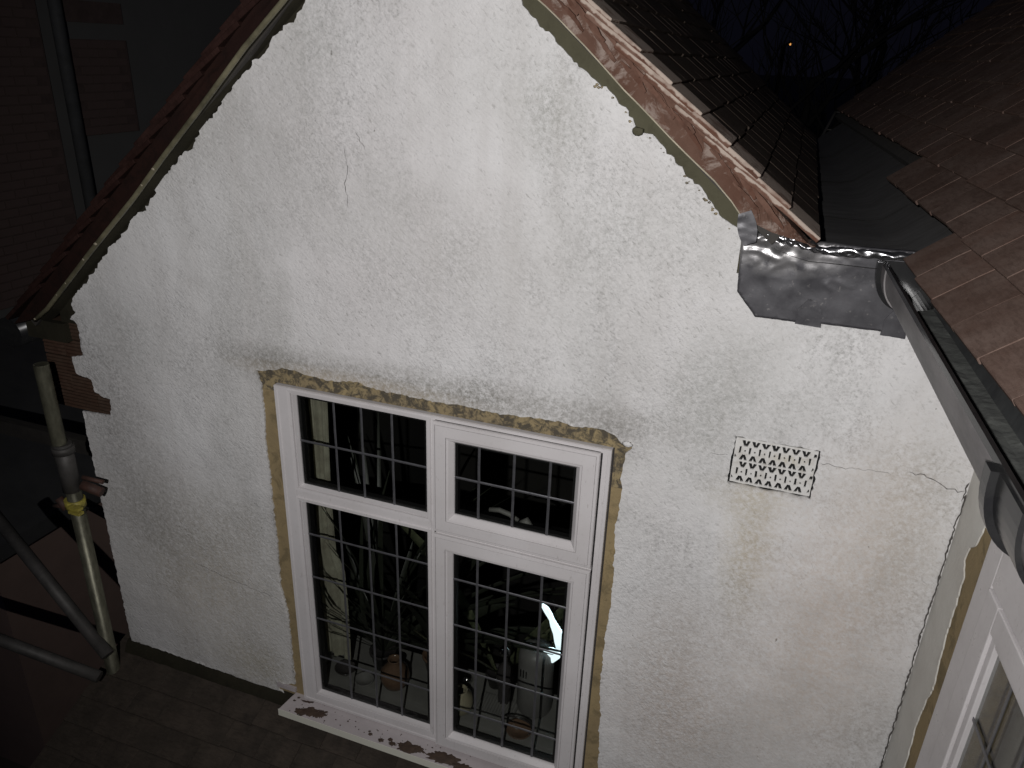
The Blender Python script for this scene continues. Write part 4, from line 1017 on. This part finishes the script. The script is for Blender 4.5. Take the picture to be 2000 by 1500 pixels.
# wire ring / platter
pt = MB(); n = 40
pt.tube([(-.665 + .062 * cos(pi * k / n * 2), .105 + .008 * cos(k * .3), -2.395 + .05 * sin(pi * k / n * 2)) for k in range(n + 1)], .0035, 8)
tag(pt.build('wire_ring', M['dark_glaze']), 'dark wire ring leaning low in the lower right casement', 'ring')
lathe_thing('bowl', (-.655, .115, IZ), [(.001, .001), (.030, .001), (.050, .022), (.052, .027), (.045, .024), (.020, .008), (.001, .006)], M['terra'], 'shallow terracotta bowl inside the dark wire ring', 'bowl')
lathe_thing('bottle', (-.765, .24, IZ), [(.001, .001), (.024, .001), (.026, .01), (.026, .08), (.034, .12), (.036, .15), (.026, .19), (.009, .215), (.009, .245), (.001, .246)], M['dark_glaze'], 'dark round shouldered bottle left of the pale canister', 'bottle')
lathe_thing('ball', (-.765, .235, IZ + .249), [(.001, -.0), (.018, .006), (.027, .027), (.018, .048), (.001, .054)], M['steel'], 'shiny steel ball sitting on top of the dark bottle', 'ball')
# glowing strip added to imitate white reflections in the lower right casement
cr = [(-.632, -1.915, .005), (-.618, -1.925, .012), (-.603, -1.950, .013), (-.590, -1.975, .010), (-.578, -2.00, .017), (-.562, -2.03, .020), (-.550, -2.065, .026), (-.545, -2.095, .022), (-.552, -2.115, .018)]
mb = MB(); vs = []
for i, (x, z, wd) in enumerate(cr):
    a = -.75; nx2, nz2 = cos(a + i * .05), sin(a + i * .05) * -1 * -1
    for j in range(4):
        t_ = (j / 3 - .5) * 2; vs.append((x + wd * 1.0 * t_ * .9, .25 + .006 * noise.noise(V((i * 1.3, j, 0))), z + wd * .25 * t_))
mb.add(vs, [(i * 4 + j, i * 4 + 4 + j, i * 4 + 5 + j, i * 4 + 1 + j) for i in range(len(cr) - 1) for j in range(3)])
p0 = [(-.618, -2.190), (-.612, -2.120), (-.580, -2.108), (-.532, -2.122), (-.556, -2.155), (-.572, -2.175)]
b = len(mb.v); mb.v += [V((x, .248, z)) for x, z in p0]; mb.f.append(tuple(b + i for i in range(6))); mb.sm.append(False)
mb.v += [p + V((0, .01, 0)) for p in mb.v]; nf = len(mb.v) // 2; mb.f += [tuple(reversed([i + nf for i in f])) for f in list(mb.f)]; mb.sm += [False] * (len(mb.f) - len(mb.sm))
tag(mb.build('reflection_strip', M['glow'], recalc=False), 'white reflection imitated by a glowing curved strip behind the lower right casement', 'lamp')  # no lamp here, the added strip stands in for white reflections

# ------------------------------------------------------------------ lean-to roof below
pl_ = R(24); uB = V((0, cos(pl_), sin(pl_)))
eB = V((-2.56, -1.75, -2.545 - 1.75 * tan(pl_)))
deckB = slope_deck('lean_to_roof', [(-2.54, 0.09, -2.57 + .09 * tan(pl_)), (-.1, .09, -2.57 + .09 * tan(pl_)), (-.1, -1.9, -2.57 - 1.9 * tan(pl_)), (-2.54, -1.9, -2.57 - 1.9 * tan(pl_))], .05, M['timber_dark'], house)
tiles(deckB, eB + V((0, 0, -.03)), (1, 0, 0), uB, [M['tile_lower']], 14, 17, gauge=.112, tilt=R(5.0))
q = MB(); vs = []
for i in range(61):
    x = -2.50 + i / 60 * 2.3
    for j, (y, z) in enumerate(((.006, -2.50), (-.010, -2.518), (-.016, -2.535), (-.024, -2.550), (-.030, -2.60))):
        vs.append((x, y - .006 * noise.noise(V((x * 20, j, 0))), z + .010 * noise.noise(V((x * 16, j * 2, 5)))))
q.add(vs, [(i * 5 + j, (i + 1) * 5 + j, (i + 1) * 5 + j + 1, i * 5 + j + 1) for i in range(60) for j in range(4)], True)
q.build('mortar_fillet', M['olive_dark'], house)

# ------------------------------------------------------------------ scaffold
scf = empty('scaffold', (-2.52, -.10, -5.6), 'galvanised scaffold tubes with yellow collar beside the left house corner', 'scaffold')
X0, Y0 = -2.50, -.10
q = MB(); q.tube([(X0 + .004, Y0, -5.6), (X0 + .004, Y0, -1.515)], .029, 18); q.build('upright_tube', M['galv'], scf)
q = MB(); q.tube([(X0 - .008, Y0 - .004, -1.53), (X0 - .012, Y0 - .004, -1.12)], .027, 18, caps=False); q.tube([(X0 - .012, Y0 - .004, -1.122), (X0 - .012, Y0 - .004, -1.119)], .027, 18); q.build('upright_tube', M['galv'], scf)
q = MB(); q.tube([(X0, Y0, -1.66), (X0, Y0, -1.45)], .034, 18); q.tube([(X0, Y0, -1.49), (X0, Y0, -1.46)], .041, 18); q.build('sleeve_coupler', M['tube_dull'], scf)
yb = MB(); yb.tube([(X0, Y0, -1.735), (X0, Y0, -1.70)], .039, 18); yb.box((X0 + .02, Y0 - .055, -1.733), (X0 + .075, Y0 - .030, -1.722)); yb.box((X0 + .02, Y0 - .055, -1.713), (X0 + .075, Y0 - .030, -1.702)); ybo = yb.build('yellow_band', M['yellow'], scf)
q = MB(); q.tube([(X0 - .095, Y0 - .02, -1.745), (X0 - .03, Y0 - .02, -1.73)], .010, 8); q.tube([(X0 - .06, Y0 - .02, -1.70), (X0 - .03, Y0 - .02, -1.745)], .016, 8); q.build('coupler_bolt', M['rust'], scf)
q = MB(); q.tube([(X0 + .045, Y0 + .01, -1.63), (X0 + .12, Y0 + .03, -1.66)], .02, 10); q.tube([(X0 + .07, Y0, -1.585), (X0 + .15, Y0 + .02, -1.60)], .009, 8); q.build('swivel_coupler', M['rust'], scf)
q = MB(); q.tube([(-2.05 - 1.05, -.05, -1.93), (-2.44, -.155, -2.44)], .027, 14); q.build('brace_tube', M['tube_dull'], scf)
q = MB(); q.tube([(-3.15, -.38, -2.26), (-2.445, -.21, -2.515)], .025, 14); q.build('ledger_tube', M['tube_dull'], scf)
q = MB(); q.tube([(-2.90, .25, -2.02), (-2.45, .31, -2.22)], .022, 14); q.build('ledger_tube', M['tube_dull'], scf)
sb = MB(); sb.box((-4.6, .55, -1.98), (-2.30, .60, -1.90), None)
board = sb.build('scaffold_board', M['timber_dark'], scf)

# ------------------------------------------------------------------ neighbouring house on the left
nb = empty('neighbour_house', (-6.4, 3.2, -5.6), 'dim brown brick neighbour house with grey panels beyond the left roof edge', 'house')
q = MB(); q.box((-6.7, -1.0, -5.6), (-6.32, 14.0, 3.5)); q.build('wall', M['nb_grey'], nb)
def panel(y0, y1, z0, z1, name='brick_panel', mat='nb_brick', d=.0):
    q = MB(); q.box((-6.319, y0, z0), (-6.28 - d, y1, z1)); return q.build(name, M[mat], nb)
pc = panel(.5, 3.42, -2.2, 2.4, 'brick_panel', 'nb_mortar'); pc2 = panel(3.66, 4.35, -.85, -.02, 'brick_panel', 'nb_mortar'); pc3 = panel(3.66, 4.35, .12, .3, 'brick_panel', 'nb_mortar')
nbm = bpy.data.meshes.new('brick'); q = MB(); q.box((0, -.1045, -.0315), (.012, .1045, .0315)); nbm.from_pydata(q.v, [], q.f); nbm.materials.append(M['nb_brick'])
bk = []
for (y0, y1, z0, z1, par) in ((1.75, 3.42, -2.2, .35, pc), (3.66, 4.35, -.85, -.02, pc2)):
    r = 0; z = z0 + .04
    while z < z1 - .03:
        y = y0 + .11 + (.11 if r % 2 else 0)
        while y < y1 - .10:
            if in_view((-6.28, y, z), .02): bk.append((y, z, par))
            y += .22
        z += .075; r += 1
bk.sort(key=lambda b_: (V((-6.28, b_[0], b_[1])) - CAM).length)
cnt_ = 0; st = {}
for y, z, par in bk:
    if cnt_ < 290:
        o = bpy.data.objects.new('brick', nbm); col.objects.link(o); o.parent = par; o.location = V((-6.2795, y, z)) - wloc(par); cnt_ += 1
    else: st.setdefault(par, MB()).box((-6.2795, y - .1045, z - .0315), (-6.2675, y + .1045, z + .0315))
for par, mb in st.items(): tag(mb.build('distant_bricks', M['nb_brick'], par, recalc=False), kind='stuff')
q = MB(); q.tube([(-6.20, 3.54, -2.2), (-6.20, 3.54, 3.0)], .055, 12); q.build('downpipe', simple('grey_downpipe_paint', (.13, .133, .135)), nb)
# low extension with felt roof and pale pinkish wall
q = MB(); q.box((-6.3, 1.0, -5.6), (-4.9, 4.2, -3.30)); ex = q.build('extension_wall', M['nb_pink'], nb)
q = MB(); q.add([(-6.3, .9, -2.35), (-6.3, 4.4, -2.35), (-4.70, 4.4, -3.22), (-4.70, .9, -3.22), (-6.3, .9, -2.45), (-6.3, 4.4, -2.45), (-4.70, 4.4, -3.34), (-4.70, .9, -3.34)], [(0, 1, 2, 3), (7, 6, 5, 4), (0, 4, 5, 1), (1, 5, 6, 2), (2, 6, 7, 3), (3, 7, 4, 0)]); q.build('extension_roof', M['nb_roof'], nb)

# grass tufts along its foot
gs = MB()
for k in range(1500):
    x = rnd.uniform(-4.9, -4.2); y = rnd.uniform(.6, 3.6); h = rnd.uniform(.08, .35) * (1 if x < -4.6 else .5); a = rnd.uniform(0, pi); dx, dy = cos(a) * .008, sin(a) * .008; lx, ly = rnd.uniform(-.1, .1), rnd.uniform(-.1, .1)
    gs.add([(x - dx, y - dy, -5.6), (x + dx, y + dy, -5.6), (x + lx, y + ly, -5.6 + h)], [(0, 1, 2)])
tag(gs.build('grass', M['grass'], recalc=False), 'rough grass and weeds along the foot of the neighbour extension', 'grass', kind='stuff')

# ------------------------------------------------------------------ far background
def tree(x, y, H, seed, label):
    r_ = random.Random(seed); e = empty('bare_tree', (x, y, -5.6), label, 'tree', 'bare trees beyond the roofs')
    tk = MB(); br = MB()
    path = [V((x, y, -5.6))]
    for i in range(6): path.append(path[-1] + V((r_.uniform(-.15, .15), r_.uniform(-.15, .15), H * .11)))
    tk.tube(path, [.22 * (1 - i / 8) * H / 9 for i in range(7)], 8, caps=False); tk.build('trunk', M['bark'], e)
    def grow(p, d, L, r, lev):
        pts = [p]; 
        for i in range(4): d = (d + V((r_.uniform(-.22, .22), r_.uniform(-.22, .22), r_.uniform(-.05, .2)))).normalized(); pts.append(pts[-1] + d * L / 4)
        br.tube(pts, [r * (1 - i * .18) for i in range(5)], 3 if lev > 1 else 5, caps=False)
        if lev < 4:
            for k in range(4 if lev < 3 else 3):
                b_ = pts[r_.randrange(1, 5)]; nd = (d + V((r_.uniform(-.9, .9), r_.uniform(-.9, .9), r_.uniform(-.3, .6)))).normalized()
                grow(b_, nd, L * r_.uniform(.5, .72), r * .5, lev + 1)
    for k in range(8):
        a = r_.uniform(0, 2 * pi); grow(path[2 + k % 5], V((cos(a), sin(a), r_.uniform(.5, 1.4))).normalized(), H * .34, .07 * H / 9, 1)
    br.build('crown', M['bark'], e, recalc=False)
tree(-1.6, 12.5, 8.2, 1, 'bare tree nearest the gable roof, twigs against the night sky')
tree(-.2, 14.0, 8.0, 2, 'bare spreading tree above the distant orange light')
tree(1.5, 17.5, 9.0, 3, 'bare tree right of the orange light against blue sky')
tree(-4.2, 16.0, 9.5, 4, 'bare tree hidden mostly behind the gable roof')
q = MB()
for k in range(44):
    x = -14 + k * .8; z = -5.6
    q.lathe((x, 24 + rnd.uniform(-2, 2), z), [(.9, 0), (1.2 + rnd.random() * .4, 1.4), (1.0, 2.6 + rnd.random()), (.4, 3.6 + rnd.random() * 1.0), (.01, 4.6)], 9)
tag(q.build('hedge', M['leaf']), 'dark hedge line far behind the trees', 'hedge', kind='stuff')
lp = empty('street_lamp', (-.75, 19, -5.6), 'tiny orange street lamp shining between the far bare trees', 'street lamp')
q = MB(); q.tube([(-.75, 19, -5.6), (-.75, 19, .35), (-.60, 18.7, .42)], .05, 8); q.build('post', M['bark'], lp)
q = MB(); q.lathe((-.60, 18.7, .36), [(.01, 0), (.022, .01), (.028, .03), (.01, .045)], 10); q.build('lamp', M['lamp'], lp)
# aluminium ladder rails and a loop of hose far back in the valley
ld_ = empty('ladder', (.05, 4.7, -1.0), 'faint ladder leaning far back behind the valley', 'ladder')
A = V((-.02, 4.6, -1.0)); B = V((.22, 4.9, -.35))
for off in (V((0, 0, 0)), V((.10, 0, .0))):
    q = MB(); q.tube([A + off, B + off], .012, 6); q.build('rail', M['tube_dull'], ld_)
for k in range(6): q = MB(); p = A.lerp(B, k / 5); q.tube([p, p + V((.10, 0, 0))], .006, 6); q.build('rung', M['tube_dull'], ld_)
q = MB(); q.tube([V((.03, 3.6, -.50)) + V((.07 * -cos(k * .25), 0, -.08 * sin(k * .25))) for k in range(9)], .008, 6)
tag(q.build('hose', M['tube_dull']), 'short curved pale hose end behind the roof valley', 'hose')
